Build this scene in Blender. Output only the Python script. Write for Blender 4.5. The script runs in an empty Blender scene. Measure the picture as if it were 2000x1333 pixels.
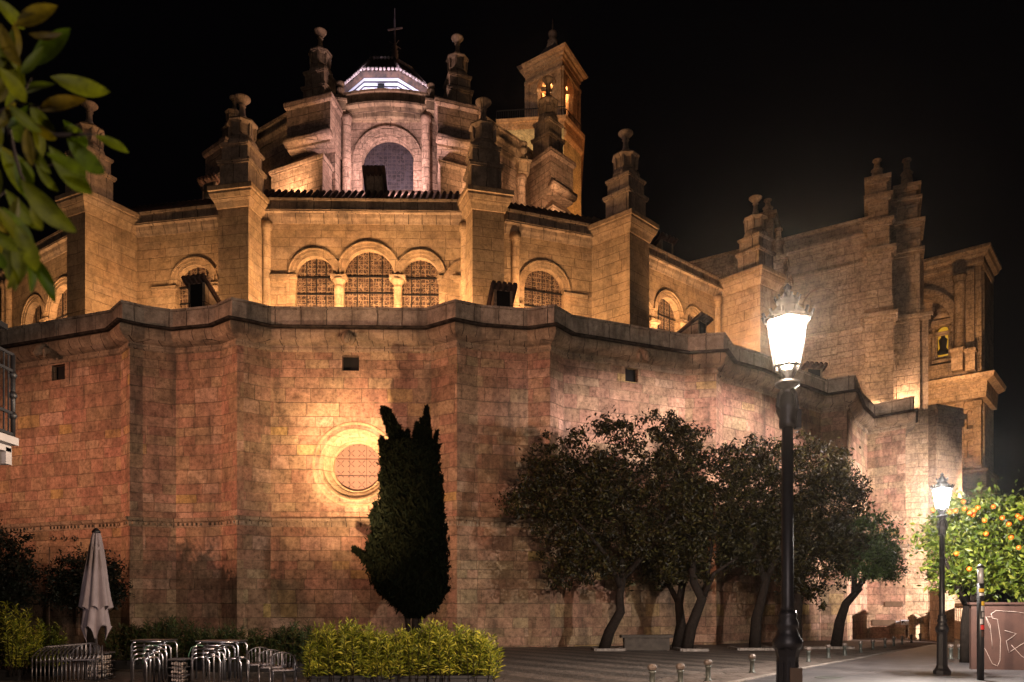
import bpy, math, random
import numpy as np
from mathutils import Vector, Matrix
from mathutils.geometry import tessellate_polygon
random.seed(7); RNG = np.random.default_rng(7)
S = bpy.context.scene
COL = S.collection
R = math.radians

# ------------------------------------------------------------------ camera, world, lights
F = 1500.0          # focal length in photo pixels (photo 2000 wide)
HZ = 1185.0         # horizon row in the photo
EYE = 1.5
cd = bpy.data.cameras.new("camera"); cam = bpy.data.objects.new("camera", cd); COL.objects.link(cam)
cam.location = (0, 0, EYE); cam.rotation_euler = (R(90), 0, 0)
cd.sensor_width = 36; cd.lens = 36 * F / 2000; cd.shift_y = (HZ - 666.5) / 2000
cd.dof.use_dof = True; cd.dof.focus_distance = 38; cd.dof.aperture_fstop = 2.4
cd.clip_start = 0.05; cd.clip_end = 2000
S.camera = cam
w = bpy.data.worlds.new("World"); S.world = w; w.use_nodes = True
bg = w.node_tree.nodes["Background"]; bg.inputs[0].default_value = (0.5, 0.42, 0.6, 1); bg.inputs[1].default_value = 0.0012
S.view_settings.view_transform = 'Standard'; S.view_settings.look = 'None'
S.view_settings.exposure = 0.0; S.view_settings.gamma = 1.0
S.cycles.max_bounces = 5; S.cycles.diffuse_bounces = 2; S.cycles.glossy_bounces = 2
S.cycles.transparent_max_bounces = 8; S.cycles.use_denoising = True
S.cycles.sample_clamp_indirect = 4.0

def pt(px, py, d):
    return Vector(((px - 1000) / F * d, d, EYE + (HZ - py) / F * d))
def xy(px, d):
    return Vector(((px - 1000) / F * d, d))
def gz(y):
    return 0.1 - 0.016 * y

def light(name, kind, loc, power, color, target=None, size=0.3, size_y=None, spot=None, blend=1.0):
    l = bpy.data.lights.new(name, kind); l.energy = power; l.color = color
    o = bpy.data.objects.new(name, l); COL.objects.link(o); o.location = loc
    if kind == 'AREA':
        l.size = size
        if size_y: l.shape = 'RECTANGLE'; l.size_y = size_y
    elif kind in ('POINT', 'SPOT'):
        l.shadow_soft_size = size
        if kind == 'SPOT': l.spot_size = R(spot); l.spot_blend = blend
    if target is not None:
        o.rotation_euler = (Vector(target) - Vector(loc)).to_track_quat('-Z', 'Y').to_euler()
    return o

WARM = (1.0, 0.56, 0.27); ORANGE = (1.0, 0.5, 0.2); LAMP = (1.0, 0.72, 0.5); PINK = (1.0, 0.66, 0.62)
# unseen fill lights added out of frame, on both sides and behind
o_ = light("square_fill", 'SPOT', (-62, -4, 9), 150000, (1.0, 0.47, 0.29), (-11, 37, 9.0), size=0.4, spot=44, blend=.9); o_.scale = (1, .34, 1)
o_ = light("square_fill", 'SPOT', (27, 22, 8), 92000, (1.0, 0.79, 0.75), (12.5, 41, 10.0), size=0.3, spot=52, blend=.7); o_.scale = (1, .33, 1)
o_ = light("square_fill", 'SPOT', (34, 30, 7), 150000, (1.0, 0.84, 0.78), (27, 53, 5), size=0.3, spot=50, blend=.8)
light("square_fill", 'POINT', (-1, -10, 6), 6000, (1.0, 0.80, 0.76), size=0.3)
# floodlight on the round window
light("window_flood", 'SPOT', pt(660, 1236, 25), 52000, (1.0, 0.65, 0.36), pt(690, 893, 37.8), size=0.1, spot=25)
light("window_flood", 'SPOT', pt(655, 1236, 24), 22000, (1.0, 0.60, 0.32), pt(690, 885, 37.8), size=0.1, spot=44)
# floodlights standing on the chapel roofs, washing the upper wall
def up(px, py, d, target, power, color=WARM, sx=3.0):
    light("roof_flood", 'AREA', pt(px, py, d), power, color, target, size=sx, size_y=0.3)
up(590, 628, 41.6, pt(610, 450, 44.4), 736, sx=3)
up(720, 628, 41.6, pt(720, 450, 44.4), 736, sx=3)
up(840, 628, 41.6, pt(830, 450, 44.4), 736, sx=3)
up(1075, 650, 43.2, pt(1085, 500, 46.4), 804)
up(1190, 700, 44.0, pt(1180, 560, 46.5), 80, sx=1)
up(1325, 690, 48.2, pt(1335, 560, 52.2), 1150)
up(1440, 700, 50.0, pt(1440, 600, 54), 252, sx=1.5)
up(345, 640, 42.5, pt(350, 490, 45.4), 482, sx=2)
up(222, 650, 41.5, pt(215, 520, 44.5), 195, sx=1.2)
up(75, 680, 45.4, pt(80, 550, 50.0), 919)
# ------------------------------------------------------------------ mesh builder
class MB:
    def __init__(s): s.v = []; s.f = []; s.sm = []
    def add(s, vs, fs, smooth=False):
        b = len(s.v); s.v += [tuple(x) for x in vs]
        s.f += [tuple(i + b for i in f) for f in fs]; s.sm += [smooth] * len(fs)
    def prism(s, poly, z0, z1, taper=None):
        """poly: plan points (counter-clockwise or not); taper: other plan polygon at z1"""
        n = len(poly); top = taper or poly
        a = sum(poly[i][0] * poly[(i + 1) % n][1] - poly[(i + 1) % n][0] * poly[i][1] for i in range(n))
        if a < 0: poly = poly[::-1]; top = top[::-1]
        vs = [(p[0], p[1], z0) for p in poly] + [(p[0], p[1], z1) for p in top]
        fs = [(i, (i + 1) % n, (i + 1) % n + n, i + n) for i in range(n)]
        fs += [tuple(range(n))[::-1], tuple(range(n, 2 * n))]
        s.add(vs, fs)
    def box(s, c, size, rz=0):
        hx, hy, hz = size[0] / 2, size[1] / 2, size[2] / 2
        ca, sa = math.cos(rz), math.sin(rz)
        poly = [(c[0] + ca * a - sa * b, c[1] + sa * a + ca * b) for a, b in ((-hx, -hy), (hx, -hy), (hx, hy), (-hx, hy))]
        s.prism(poly, c[2] - hz, c[2] + hz)
    def bar(s, a, b, w, h=None):
        a = Vector(a); b = Vector(b); d = (b - a).normalized(); h = h or w
        u = d.cross(Vector((0, 0, 1)));  u = Vector((1, 0, 0)) if u.length < 1e-4 else u.normalized()
        v = u.cross(d)
        vs = [p + u * sx * w / 2 + v * sy * h / 2 for p in (a, b) for sx, sy in ((-1, -1), (1, -1), (1, 1), (-1, 1))]
        s.add(vs, [(0, 1, 5, 4), (1, 2, 6, 5), (2, 3, 7, 6), (3, 0, 4, 7), (3, 2, 1, 0), (4, 5, 6, 7)])
    def tube(s, path, r, n=8, smooth=True):
        path = [Vector(p) for p in path]; m = len(path)
        rs = r if isinstance(r, (list, tuple)) else [r] * m
        vs = []; up = None
        for i, p in enumerate(path):
            t = (path[min(i + 1, m - 1)] - path[max(i - 1, 0)]).normalized()
            if up is None:
                up = Vector((0, 0, 1)) if abs(t.z) < .9 else Vector((1, 0, 0))
            u = t.cross(up); u = u.normalized() if u.length > 1e-5 else Vector((1, 0, 0))
            v = u.cross(t).normalized(); up = v
            for k in range(n):
                a = 2 * math.pi * k / n
                vs.append(p + u * math.cos(a) * rs[i] + v * math.sin(a) * rs[i])
        fs = [(i * n + k, i * n + (k + 1) % n, (i + 1) * n + (k + 1) % n, (i + 1) * n + k) for i in range(m - 1) for k in range(n)]
        fs += [tuple(range(n))[::-1], tuple(range((m - 1) * n, m * n))]
        s.add(vs, fs, smooth)
    def lathe(s, prof, c, n=16, rot=0, smooth=True, flute=0):
        """prof: list of (r, z) from bottom up"""
        vs = []
        for r_, z in prof:
            for k in range(n):
                a = 2 * math.pi * k / n + rot
                rr = r_ * (1 - flute * (k % 2))
                vs.append((c[0] + rr * math.cos(a), c[1] + rr * math.sin(a), c[2] + z))
        m = len(prof)
        fs = [(i * n + k, i * n + (k + 1) % n, (i + 1) * n + (k + 1) % n, (i + 1) * n + k) for i in range(m - 1) for k in range(n)]
        fs += [tuple(range(n))[::-1], tuple(range((m - 1) * n, m * n))]
        s.add(vs, fs, smooth)
    def sweep(s, path, prof, closed=False):
        """path: plan points running left to right; prof: closed loop of (out, z), out towards the right of the path"""
        path = [Vector(p).to_2d() for p in path]; n = len(path); m = len(prof)
        nr = []
        for i in range(n - 1):
            d = (path[i + 1] - path[i]).normalized(); nr.append(Vector((d.y, -d.x)))
        vs = []
        for i, p in enumerate(path):
            a = nr[max(i - 1, 0)]; b = nr[min(i, n - 2)]
            q = (a + b) / max(0.35, 1 + a.dot(b))
            for o, z in prof: vs.append((p.x + q.x * o, p.y + q.y * o, z))
        fs = []
        for i in range(n - 1):
            for k in range(m):
                k2 = (k + 1) % m
                fs.append((i * m + k, (i + 1) * m + k, (i + 1) * m + k2, i * m + k2))
        fs += [tuple(range(m)), tuple(range((n - 1) * m, n * m))[::-1]]
        s.add(vs, fs)
    def build(s, name, mat, parent=None, uv=True, recalc=False):
        me = bpy.data.meshes.new(name); me.from_pydata(s.v, [], s.f); me.update()
        if recalc:
            import bmesh
            bm = bmesh.new(); bm.from_mesh(me); bmesh.ops.recalc_face_normals(bm, faces=bm.faces); bm.to_mesh(me); bm.free()
        me.polygons.foreach_set('use_smooth', s.sm)
        if uv and len(s.f) < 60000:
            uvl = me.uv_layers.new(name="UVMap"); V = me.vertices
            for p in me.polygons:
                nx, ny, nz = p.normal
                if abs(nz) > .8:
                    for li in p.loop_indices:
                        c = V[me.loops[li].vertex_index].co; uvl.data[li].uv = (c.x, c.y)
                else:
                    h = math.hypot(nx, ny) or 1; tx, ty = -ny / h, nx / h
                    for li in p.loop_indices:
                        c = V[me.loops[li].vertex_index].co; uvl.data[li].uv = (c.x * tx + c.y * ty, c.z)
        if mat: me.materials.append(mat)
        o = bpy.data.objects.new(name, me); COL.objects.link(o)
        if parent is not None:
            o.parent = parent
            o.matrix_parent_inverse = Matrix.Identity(4)
            # geometry is written in world space: cancel the parent's placement
            pw = Matrix.Identity(4); q = parent
            while q is not None: pw = q.matrix_basis @ pw; q = q.parent
            o.matrix_basis = pw.inverted()
        return o

def thing(name, label, cat, loc=(0, 0, 0), rz=0, group=None):
    o = bpy.data.objects.new(name, None); COL.objects.link(o); o.location = loc; o.rotation_euler = (0, 0, rz)
    o.empty_display_size = .3
    return tag(o, label, cat, group)
def tag(o, label=None, cat=None, group=None, kind=None):
    if label: o['label'] = label
    if cat: o['category'] = cat
    if group: o['group'] = group
    if kind: o['kind'] = kind
    return o
def dup(root, loc, rz=0, label=None):
    r_ = root.copy(); COL.objects.link(r_); r_.location = loc; r_.rotation_euler = (0, 0, rz)
    if label: r_['label'] = label
    for ch in list(root.children):
        c = ch.copy(); COL.objects.link(c); c.parent = r_
        for g in list(ch.children):
            e = g.copy(); COL.objects.link(e); e.parent = c
    return r_

# ------------------------------------------------------------------ materials
def nodes(name):
    m = bpy.data.materials.new(name); m.use_nodes = True
    nt = m.node_tree; return m, nt, nt.nodes["Principled BSDF"]
def N(nt, t, **kw):
    n = nt.nodes.new(t)
    for k, v in kw.items():
        if k.startswith('i_'):
            key = k[2:]; key = int(key) if key.isdigit() else key
            n.inputs[key].default_value = v
        else: setattr(n, k, v)
    return n
def math_(nt, op, a, b=None, c=None):
    n = nt.nodes.new('ShaderNodeMath'); n.operation = op
    for i, x in enumerate((a, b, c)):
        if x is None: continue
        if isinstance(x, (int, float)): n.inputs[i].default_value = x
        else: nt.links.new(x, n.inputs[i])
    return n.outputs[0]
def ramp(nt, fac, stops, interp='LINEAR'):
    n = nt.nodes.new('ShaderNodeValToRGB'); n.color_ramp.interpolation = interp
    e = n.color_ramp.elements
    while len(e) < len(stops): e.new(0.5)
    for el, (p, c) in zip(e, stops):
        el.position = p; el.color = (c[0], c[1], c[2], 1) if not isinstance(c, (int, float)) else (c, c, c, 1)
    nt.links.new(fac, n.inputs[0]); return n.outputs[0]
def mixc(nt, mode, fac, a, b):
    n = nt.nodes.new('ShaderNodeMix'); n.data_type = 'RGBA'; n.blend_type = mode
    for sock, x in ((n.inputs[0], fac), (n.inputs[6], a), (n.inputs[7], b)):
        if isinstance(x, (int, float)): sock.default_value = x
        elif isinstance(x, tuple): sock.default_value = (*x[:3], 1)
        else: nt.links.new(x, sock)
    return n.outputs[2]
def noise(nt, vec, scale, detail=4, rough=.55):
    n = N(nt, 'ShaderNodeTexNoise'); n.inputs['Scale'].default_value = scale
    n.inputs['Detail'].default_value = detail; n.inputs['Roughness'].default_value = rough
    if vec is not None: nt.links.new(vec, n.inputs['Vector'])
    return n.outputs[0]

def stone(name, tints, bw=1.05, bh=.5, mortar=.014, joint=.35, patch=((.34, .2, .13), (.40, .27, .12)), patch_amt=.5,
          stain=.45, stain_lo=.5, bump=.6, blocks=True, grit=1.0):
    m, nt, bs = nodes(name); L = nt.links.new
    uv = N(nt, 'ShaderNodeUVMap').outputs[0]
    pos = N(nt, 'ShaderNodeNewGeometry').outputs['Position']
    wob = N(nt, 'ShaderNodeTexNoise', i_Scale=1.6, i_Detail=3.0); L(pos, wob.inputs['Vector'])
    sep = N(nt, 'ShaderNodeSeparateXYZ'); L(uv, sep.inputs[0])
    wn_ = math_(nt, 'MULTIPLY', math_(nt, 'SUBTRACT', wob.outputs[0], .5), .09)
    v = math_(nt, 'ADD', math_(nt, 'MULTIPLY_ADD', math_(nt, 'SINE', math_(nt, 'MULTIPLY', sep.outputs[1], 1.9)), .15, sep.outputs[1]), wn_)
    row = math_(nt, 'FLOOR', math_(nt, 'DIVIDE', v, bh))
    rn = N(nt, 'ShaderNodeTexWhiteNoise'); rn.noise_dimensions = '1D'; L(row, rn.inputs['W'])
    u = math_(nt, 'MULTIPLY_ADD', sep.outputs[0], math_(nt, 'MULTIPLY_ADD', rn.outputs[0], .7, .7), math_(nt, 'MULTIPLY', rn.outputs[0], 37.0))
    u = math_(nt, 'ADD', u, math_(nt, 'MULTIPLY', wn_, 1.5))
    cmb = N(nt, 'ShaderNodeCombineXYZ'); L(u, cmb.inputs[0]); L(v, cmb.inputs[1])
    br = N(nt, 'ShaderNodeTexBrick', offset=.5, squash=1.0)
    L(cmb.outputs[0], br.inputs['Vector'])
    br.inputs['Color1'].default_value = (0, 0, 0, 1); br.inputs['Color2'].default_value = (1, 1, 1, 1); br.inputs['Mortar'].default_value = (.5, .5, .5, 1)
    br.inputs['Scale'].default_value = 1; br.inputs['Mortar Size'].default_value = mortar; br.inputs['Mortar Smooth'].default_value = .4
    br.inputs['Brick Width'].default_value = bw; br.inputs['Row Height'].default_value = bh
    base = ramp(nt, br.outputs[0], tints)
    pn = noise(nt, pos, .33, 3)
    pc = ramp(nt, pn, [(.35, patch[0]), (.65, patch[1])])
    base = mixc(nt, 'MIX', patch_amt, base, pc)
    g = noise(nt, pos, 5.5, 8, .7)
    base = mixc(nt, 'MULTIPLY', grit, base, ramp(nt, g, [(.28, .34), (.5, .92), (.76, 1.4)]))
    gm_ = noise(nt, pos, 1.4, 5, .62)
    base = mixc(nt, 'MULTIPLY', 1.0, base, ramp(nt, gm_, [(.3, .6), (.55, 1.0), (.7, 1.2)]))
    g3 = noise(nt, pos, 32, 3, .6)
    base = mixc(nt, 'MULTIPLY', .8, base, ramp(nt, g3, [(.3, .7), (.7, 1.15)]))
    # blotchy weathering running down the wall
    mp = N(nt, 'ShaderNodeMapping'); mp.inputs['Scale'].default_value = (.9, .9, .16); L(pos, mp.inputs[0])
    st = noise(nt, mp.outputs[0], 1.0, 6, .65)
    sf = ramp(nt, st, [(stain_lo, 0.0), (stain_lo + .2, stain)])
    base = mixc(nt, 'MIX', sf, base, (.055, .042, .035))
    if blocks:
        jn = noise(nt, pos, .8, 2)
        jf = math_(nt, 'MULTIPLY', br.outputs[1], ramp(nt, jn, [(.3, joint * .5), (.6, min(1.0, joint * 1.7))]))
        base = mixc(nt, 'MIX', jf, base, (.05, .036, .028))
    L(base, bs.inputs['Base Color']); bs.inputs['Roughness'].default_value = .92; bs.inputs['Specular IOR Level'].default_value = .2
    h = math_(nt, 'MULTIPLY_ADD', g, .55, math_(nt, 'MULTIPLY', g3, .22))
    if blocks:
        h = math_(nt, 'SUBTRACT', h, math_(nt, 'MULTIPLY', br.outputs[1], .6))
        h = math_(nt, 'ADD', h, math_(nt, 'MULTIPLY', br.outputs[0], .18))
    bp = N(nt, 'ShaderNodeBump'); bp.inputs['Strength'].default_value = bump; bp.inputs['Distance'].default_value = .14
    L(h, bp.inputs['Height']); L(bp.outputs[0], bs.inputs['Normal'])
    return m

def plain(name, col, rough=.7, metal=0, var=.3, scale=8, bump=0, spec=.4, col2=None):
    m, nt, bs = nodes(name); L = nt.links.new
    pos = N(nt, 'ShaderNodeTexCoord').outputs['Object']
    n_ = noise(nt, pos, scale, 5, .6)
    c2 = col2 or tuple(x * (1 - var) for x in col)
    L(ramp(nt, n_, [(.35, c2), (.65, col)]), bs.inputs['Base Color'])
    bs.inputs['Roughness'].default_value = rough; bs.inputs['Metallic'].default_value = metal
    bs.inputs['Specular IOR Level'].default_value = spec
    if bump:
        bp = N(nt, 'ShaderNodeBump'); bp.inputs['Strength'].default_value = bump; bp.inputs['Distance'].default_value = .03
        L(n_, bp.inputs['Height']); L(bp.outputs[0], bs.inputs['Normal'])
    return m
def emit(name, col, strength, transp=0.0):
    m, nt, bs = nodes(name); L = nt.links.new
    e = N(nt, 'ShaderNodeEmission'); e.inputs[0].default_value = (*col, 1); e.inputs[1].default_value = strength
    out = nt.nodes['Material Output']
    if transp:
        t = N(nt, 'ShaderNodeBsdfTransparent'); a = N(nt, 'ShaderNodeAddShader')
        t.inputs[0].default_value = (transp, transp, transp, 1)
        L(e.outputs[0], a.inputs[0]); L(t.outputs[0], a.inputs[1]); L(a.outputs[0], out.inputs[0])
    else: L(e.outputs[0], out.inputs[0])
    return m
def leafmat(name, c1, c2, c3=None, rough=.5, trans=.25, spec=.3):
    m, nt, bs = nodes(name); L = nt.links.new
    g = N(nt, 'ShaderNodeNewGeometry')
    c3 = c3 or c2
    col = ramp(nt, g.outputs['Random Per Island'], [(0, c1), (.6, c2), (1, c3)])
    tc_ = N(nt, 'ShaderNodeTexCoord').outputs['Object']
    col = mixc(nt, 'MULTIPLY', 1.0, col, ramp(nt, noise(nt, tc_, 26, 4, .6), [(.3, .5), (.7, 1.35)]))
    L(col, bs.inputs['Base Color']); bs.inputs['Roughness'].default_value = rough; bs.inputs['Specular IOR Level'].default_value = spec
    if trans:
        t = N(nt, 'ShaderNodeBsdfTranslucent'); L(col, t.inputs[0]); mx = N(nt, 'ShaderNodeMixShader'); mx.inputs[0].default_value = trans
        L(bs.outputs[0], mx.inputs[1]); L(t.outputs[0], mx.inputs[2]); L(mx.outputs[0], nt.nodes['Material Output'].inputs[0])
    return m

PINKS = [(0.0, (.23, .14, .10)), (.25, (.36, .19, .14)), (.45, (.30, .22, .14)), (.62, (.44, .25, .18)), (.8, (.36, .28, .17)), (.93, (.5, .33, .25)), (1, (.42, .30, .10))]
TANS = [(0.0, (.34, .24, .14)), (.3, (.42, .30, .17)), (.55, (.36, .24, .15)), (.8, (.47, .34, .2)), (1, (.4, .29, .2))]
M_low = stone("chapel_ashlar", PINKS, 1.15, .55, .022, .34, ((.40, .20, .13), (.36, .25, .13)), .34, stain=.7, stain_lo=.5)
M_up = stone("golden_ashlar", TANS, 1.2, .55, .02, .3, ((.44, .28, .15), (.36, .26, .16)), .55, stain=.4, stain_lo=.55, grit=.6)
M_drum = stone("drum_ashlar", [(0, (.3, .2, .16)), (.5, (.4, .28, .22)), (1, (.34, .25, .2))], 1.0, .5, .026, .5, ((.4, .27, .2), (.34, .25, .19)), .4, stain=.5, stain_lo=.5)
M_trim = stone("weathered_cornice_stone", TANS, .95, 2.2, .03, .6, ((.36, .26, .18), (.28, .22, .17)), .6, stain=.75, stain_lo=.5, bump=.5, grit=.7)
M_par = stone("parapet_stone", [(0, (.42, .33, .24)), (1, (.55, .44, .34))], 1.3, 1.6, .03, .8, ((.5, .4, .3), (.38, .32, .27)), .5, stain=.85, stain_lo=.5, bump=.5, grit=.7)
M_crust_shade = plain("black_crust_and_shade", (.07, .055, .045), .95, scale=3, var=.8, bump=.5, spec=.1)  # black crust colour that also paints the shadow gap under the parapet
M_tower = stone("tower_stone", [(0, (.42, .22, .1)), (.5, (.46, .27, .13)), (1, (.4, .22, .12))], .7, .3, .01, .25, ((.46, .26, .12), (.4, .24, .13)), .5, stain=.3, stain_lo=.56)
M_fac = stone("facade_stone", TANS, .9, .45, .02, .35, ((.42, .28, .17), (.36, .25, .17)), .6, stain=.35, stain_lo=.55)
M_tile = plain("clay_roof_tile", (.12, .06, .04), .9, col2=(.035, .024, .02), scale=2.5, bump=.4)
M_iron = plain("black_painted_iron", (.012, .011, .013), .45, scale=14, var=.4, bump=.1)
M_ironb = plain("dark_wrought_iron", (.012, .011, .012), .5, scale=14, var=.4)
M_dark = plain("dark_void", (.006, .005, .005), .95, scale=3)
M_alu = plain("brushed_aluminium", (.62, .61, .66), .3, metal=1, scale=20, var=.2)
M_alud = plain("dull_tube_metal", (.24, .22, .23), .42, metal=.8, scale=20, var=.35)
M_fabric = plain("grey_canvas", (.24, .2, .21), .95, scale=5, var=.18, bump=.15, spec=.1)
M_bark = plain("rough_bark", (.022, .016, .013), .95, scale=9, var=.5, bump=.7, spec=.1)
M_white = plain("white_render", (.32, .3, .3), .8, scale=3, var=.2)
M_stoneW = plain("white_rubble", (.72, .6, .54), .9, scale=6, var=.3, bump=.4)
M_bollard = plain("cast_bollard_metal", (.08, .085, .075), .5, scale=11, var=.5, bump=.2, metal=.3)
M_bollcap = plain("worn_bollard_head", (.13, .10, .085), .5, scale=11, var=.4, metal=.2)
M_kerb = stone("granite_kerb", [(0, (.25, .21, .19)), (1, (.33, .28, .25))], 1.0, 5, .012, .6, ((.3, .25, .22), (.22, .19, .17)), .5, stain=.3)
M_darkstone = plain("dark_bench_stone", (.07, .055, .045), .85, scale=4, var=.4, bump=.3)
M_planter = plain("black_planter", (.012, .011, .012), .6, scale=3)
M_rust = plain("rust_brown_paint", (.06, .027, .02), .6, scale=2.2, var=.35, bump=.1)
M_chalk = plain("white_spray_paint", (.36, .28, .25), .8, scale=4, var=.1)
M_brown = plain("brown_plaque", (.12, .075, .045), .6, scale=3)
M_yellow = plain("yellow_sticker", (.65, .42, .04), .6, scale=3, var=.1)
M_red = plain("red_sticker", (.55, .03, .03), .6, scale=3, var=.1)
M_grey = plain("pale_metal_cap", (.5, .5, .52), .45, scale=5, var=.1, metal=.4)
M_fruit = plain("orange_peel", (.7, .10, .004), .5, scale=30, var=.12, bump=.2)
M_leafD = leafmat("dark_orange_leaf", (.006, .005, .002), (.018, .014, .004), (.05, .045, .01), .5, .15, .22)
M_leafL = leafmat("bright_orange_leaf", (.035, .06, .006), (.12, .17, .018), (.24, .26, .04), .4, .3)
M_leafN = leafmat("near_leaf", (.016, .030, .001), (.042, .050, .001), (.055, .038, .002), .6, .35, .15)
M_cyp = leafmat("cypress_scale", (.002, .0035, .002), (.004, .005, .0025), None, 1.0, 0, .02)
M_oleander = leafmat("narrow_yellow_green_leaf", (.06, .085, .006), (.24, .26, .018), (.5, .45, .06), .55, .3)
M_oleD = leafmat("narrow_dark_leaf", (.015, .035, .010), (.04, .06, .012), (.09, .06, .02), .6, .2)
M_lampglass = emit("lit_lantern_glass", (1.0, .82, .58), 5.0, .9)
M_lampglass2 = emit("lit_white_lantern_glass", (1.0, .92, .85), 6.0, .9)
M_mantle = emit("glowing_lamp_bulb", (1.0, .9, .75), 25.0)
M_nicheglow = emit("glowing_niche_back", (1.0, .5, .04), .55)  # niche back glows by itself in place of lamplight falling on it
# striped render of the cupola
def striped():
    m, nt, bs = nodes("white_slatted_render"); L = nt.links.new
    pos = N(nt, 'ShaderNodeNewGeometry').outputs['Position']; sp = N(nt, 'ShaderNodeSeparateXYZ'); L(pos, sp.inputs[0])
    f = math_(nt, 'FRACT', math_(nt, 'MULTIPLY', sp.outputs[2], 2.6))
    L(ramp(nt, f, [(0, (.04, .035, .05)), (.34, (.04, .035, .05)), (.4, (.78, .74, .8)), (1, (.72, .7, .76))]), bs.inputs['Base Color'])
    bs.inputs['Roughness'].default_value = .8
    return m
M_stripe = striped()
# leaded stained glass
def leaded(name, scale, glassc, leadc, wide=.05, curve=True):
    m, nt, bs = nodes(name); L = nt.links.new
    uv = N(nt, 'ShaderNodeUVMap').outputs[0]
    vo = N(nt, 'ShaderNodeTexVoronoi'); vo.feature = 'DISTANCE_TO_EDGE'; vo.inputs['Scale'].default_value = scale; L(uv, vo.inputs['Vector'])
    vo2 = N(nt, 'ShaderNodeTexVoronoi'); vo2.inputs['Scale'].default_value = scale; L(uv, vo2.inputs['Vector'])
    e1 = ramp(nt, vo.outputs[0], [(wide * .5, 1.0), (wide, 0.0)])
    br = N(nt, 'ShaderNodeTexBrick', offset=0.0); L(uv, br.inputs['Vector'])
    br.inputs['Scale'].default_value = 1; br.inputs['Brick Width'].default_value = .3; br.inputs['Row Height'].default_value = .26; br.inputs['Mortar Size'].default_value = .02
    f = math_(nt, 'MAXIMUM', e1, math_(nt, 'MULTIPLY', br.outputs[1], .8))
    big = noise(nt, uv, 1.3, 3)
    f = math_(nt, 'MULTIPLY', f, ramp(nt, big, [(.3, .45), (.62, 1.0)]))
    gc = mixc(nt, 'MULTIPLY', 1.0, glassc, ramp(nt, vo2.outputs[1], [(0, .35), (1, 1.6)]))
    L(mixc(nt, 'MIX', f, gc, leadc), bs.inputs['Base Color']); bs.inputs['Roughness'].default_value = .55
    bs.inputs['Specular IOR Level'].default_value = .3
    return m
M_glass = leaded("leaded_stained_glass", 4.6, (.05, .028, .02), (.27, .19, .12))
M_glassB = leaded("wire_screened_glass", 4.0, (.022, .02, .028), (.06, .05, .055), .04)
def rosette():
    m, nt, bs = nodes("alabaster_rose_pane"); L = nt.links.new
    uv = N(nt, 'ShaderNodeUVMap').outputs[0]
    sp = N(nt, 'ShaderNodeSeparateXYZ'); L(uv, sp.inputs[0])
    def cell(off):
        fu_ = math_(nt, 'SUBTRACT', math_(nt, 'FRACT', math_(nt, 'ADD', math_(nt, 'MULTIPLY', sp.outputs[0], 1.9), off)), .5)
        fv_ = math_(nt, 'SUBTRACT', math_(nt, 'FRACT', math_(nt, 'ADD', math_(nt, 'MULTIPLY', sp.outputs[1], 1.9), off)), .5)
        r2 = math_(nt, 'SQRT', math_(nt, 'ADD', math_(nt, 'MULTIPLY', fu_, fu_), math_(nt, 'MULTIPLY', fv_, fv_)))
        dg = math_(nt, 'ABSOLUTE', math_(nt, 'SUBTRACT', math_(nt, 'ABSOLUTE', fu_), math_(nt, 'ABSOLUTE', fv_)))
        pet = math_(nt, 'MULTIPLY', ramp(nt, dg, [(.04, 1.0), (.075, 0.0)]), ramp(nt, r2, [(.14, 0.0), (.18, 1.0), (.42, 1.0), (.46, 0.0)]))
        ring_ = ramp(nt, r2, [(.05, 0.0), (.07, .8), (.10, .8), (.12, 0.0)])
        return math_(nt, 'MAXIMUM', pet, ring_)
    ff = cell(0.0)
    L(mixc(nt, 'MIX', ff, (.17, .085, .06), (.03, .016, .014)), bs.inputs['Base Color']); bs.inputs['Roughness'].default_value = .7
    return m
M_rose = rosette()
def cobble():
    m, nt, bs = nodes("dark_cobbles"); L = nt.links.new
    pos = N(nt, 'ShaderNodeNewGeometry').outputs['Position']
    vo = N(nt, 'ShaderNodeTexVoronoi'); vo.inputs['Scale'].default_value = 9; L(pos, vo.inputs['Vector'])
    ve = N(nt, 'ShaderNodeTexVoronoi'); ve.feature = 'DISTANCE_TO_EDGE'; ve.inputs['Scale'].default_value = 9; L(pos, ve.inputs['Vector'])
    mp = N(nt, 'ShaderNodeMapping'); mp.inputs['Rotation'].default_value = (0, 0, R(-28)); L(pos, mp.inputs[0])
    wv = N(nt, 'ShaderNodeTexWave'); wv.inputs['Scale'].default_value = .22; wv.inputs['Distortion'].default_value = .6; L(mp.outputs[0], wv.inputs['Vector'])
    c = ramp(nt, vo.outputs[1], [(0, (.05, .04, .035)), (1, (.14, .105, .085))])
    c = mixc(nt, 'MULTIPLY', .8, c, ramp(nt, wv.outputs[1], [(.4, .45), (.6, 1.2)]))
    n_ = noise(nt, pos, .5, 4); c = mixc(nt, 'MULTIPLY', 1.0, c, ramp(nt, n_, [(.3, .6), (.7, 1.2)]))
    L(c, bs.inputs['Base Color']); bs.inputs['Roughness'].default_value = .6
    bp = N(nt, 'ShaderNodeBump'); bp.inputs['Strength'].default_value = .7; bp.inputs['Distance'].default_value = .04
    L(ramp(nt, ve.outputs[0], [(0, 0.0), (.12, 1.0)]), bp.inputs['Height']); L(bp.outputs[0], bs.inputs['Normal'])
    return m
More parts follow.
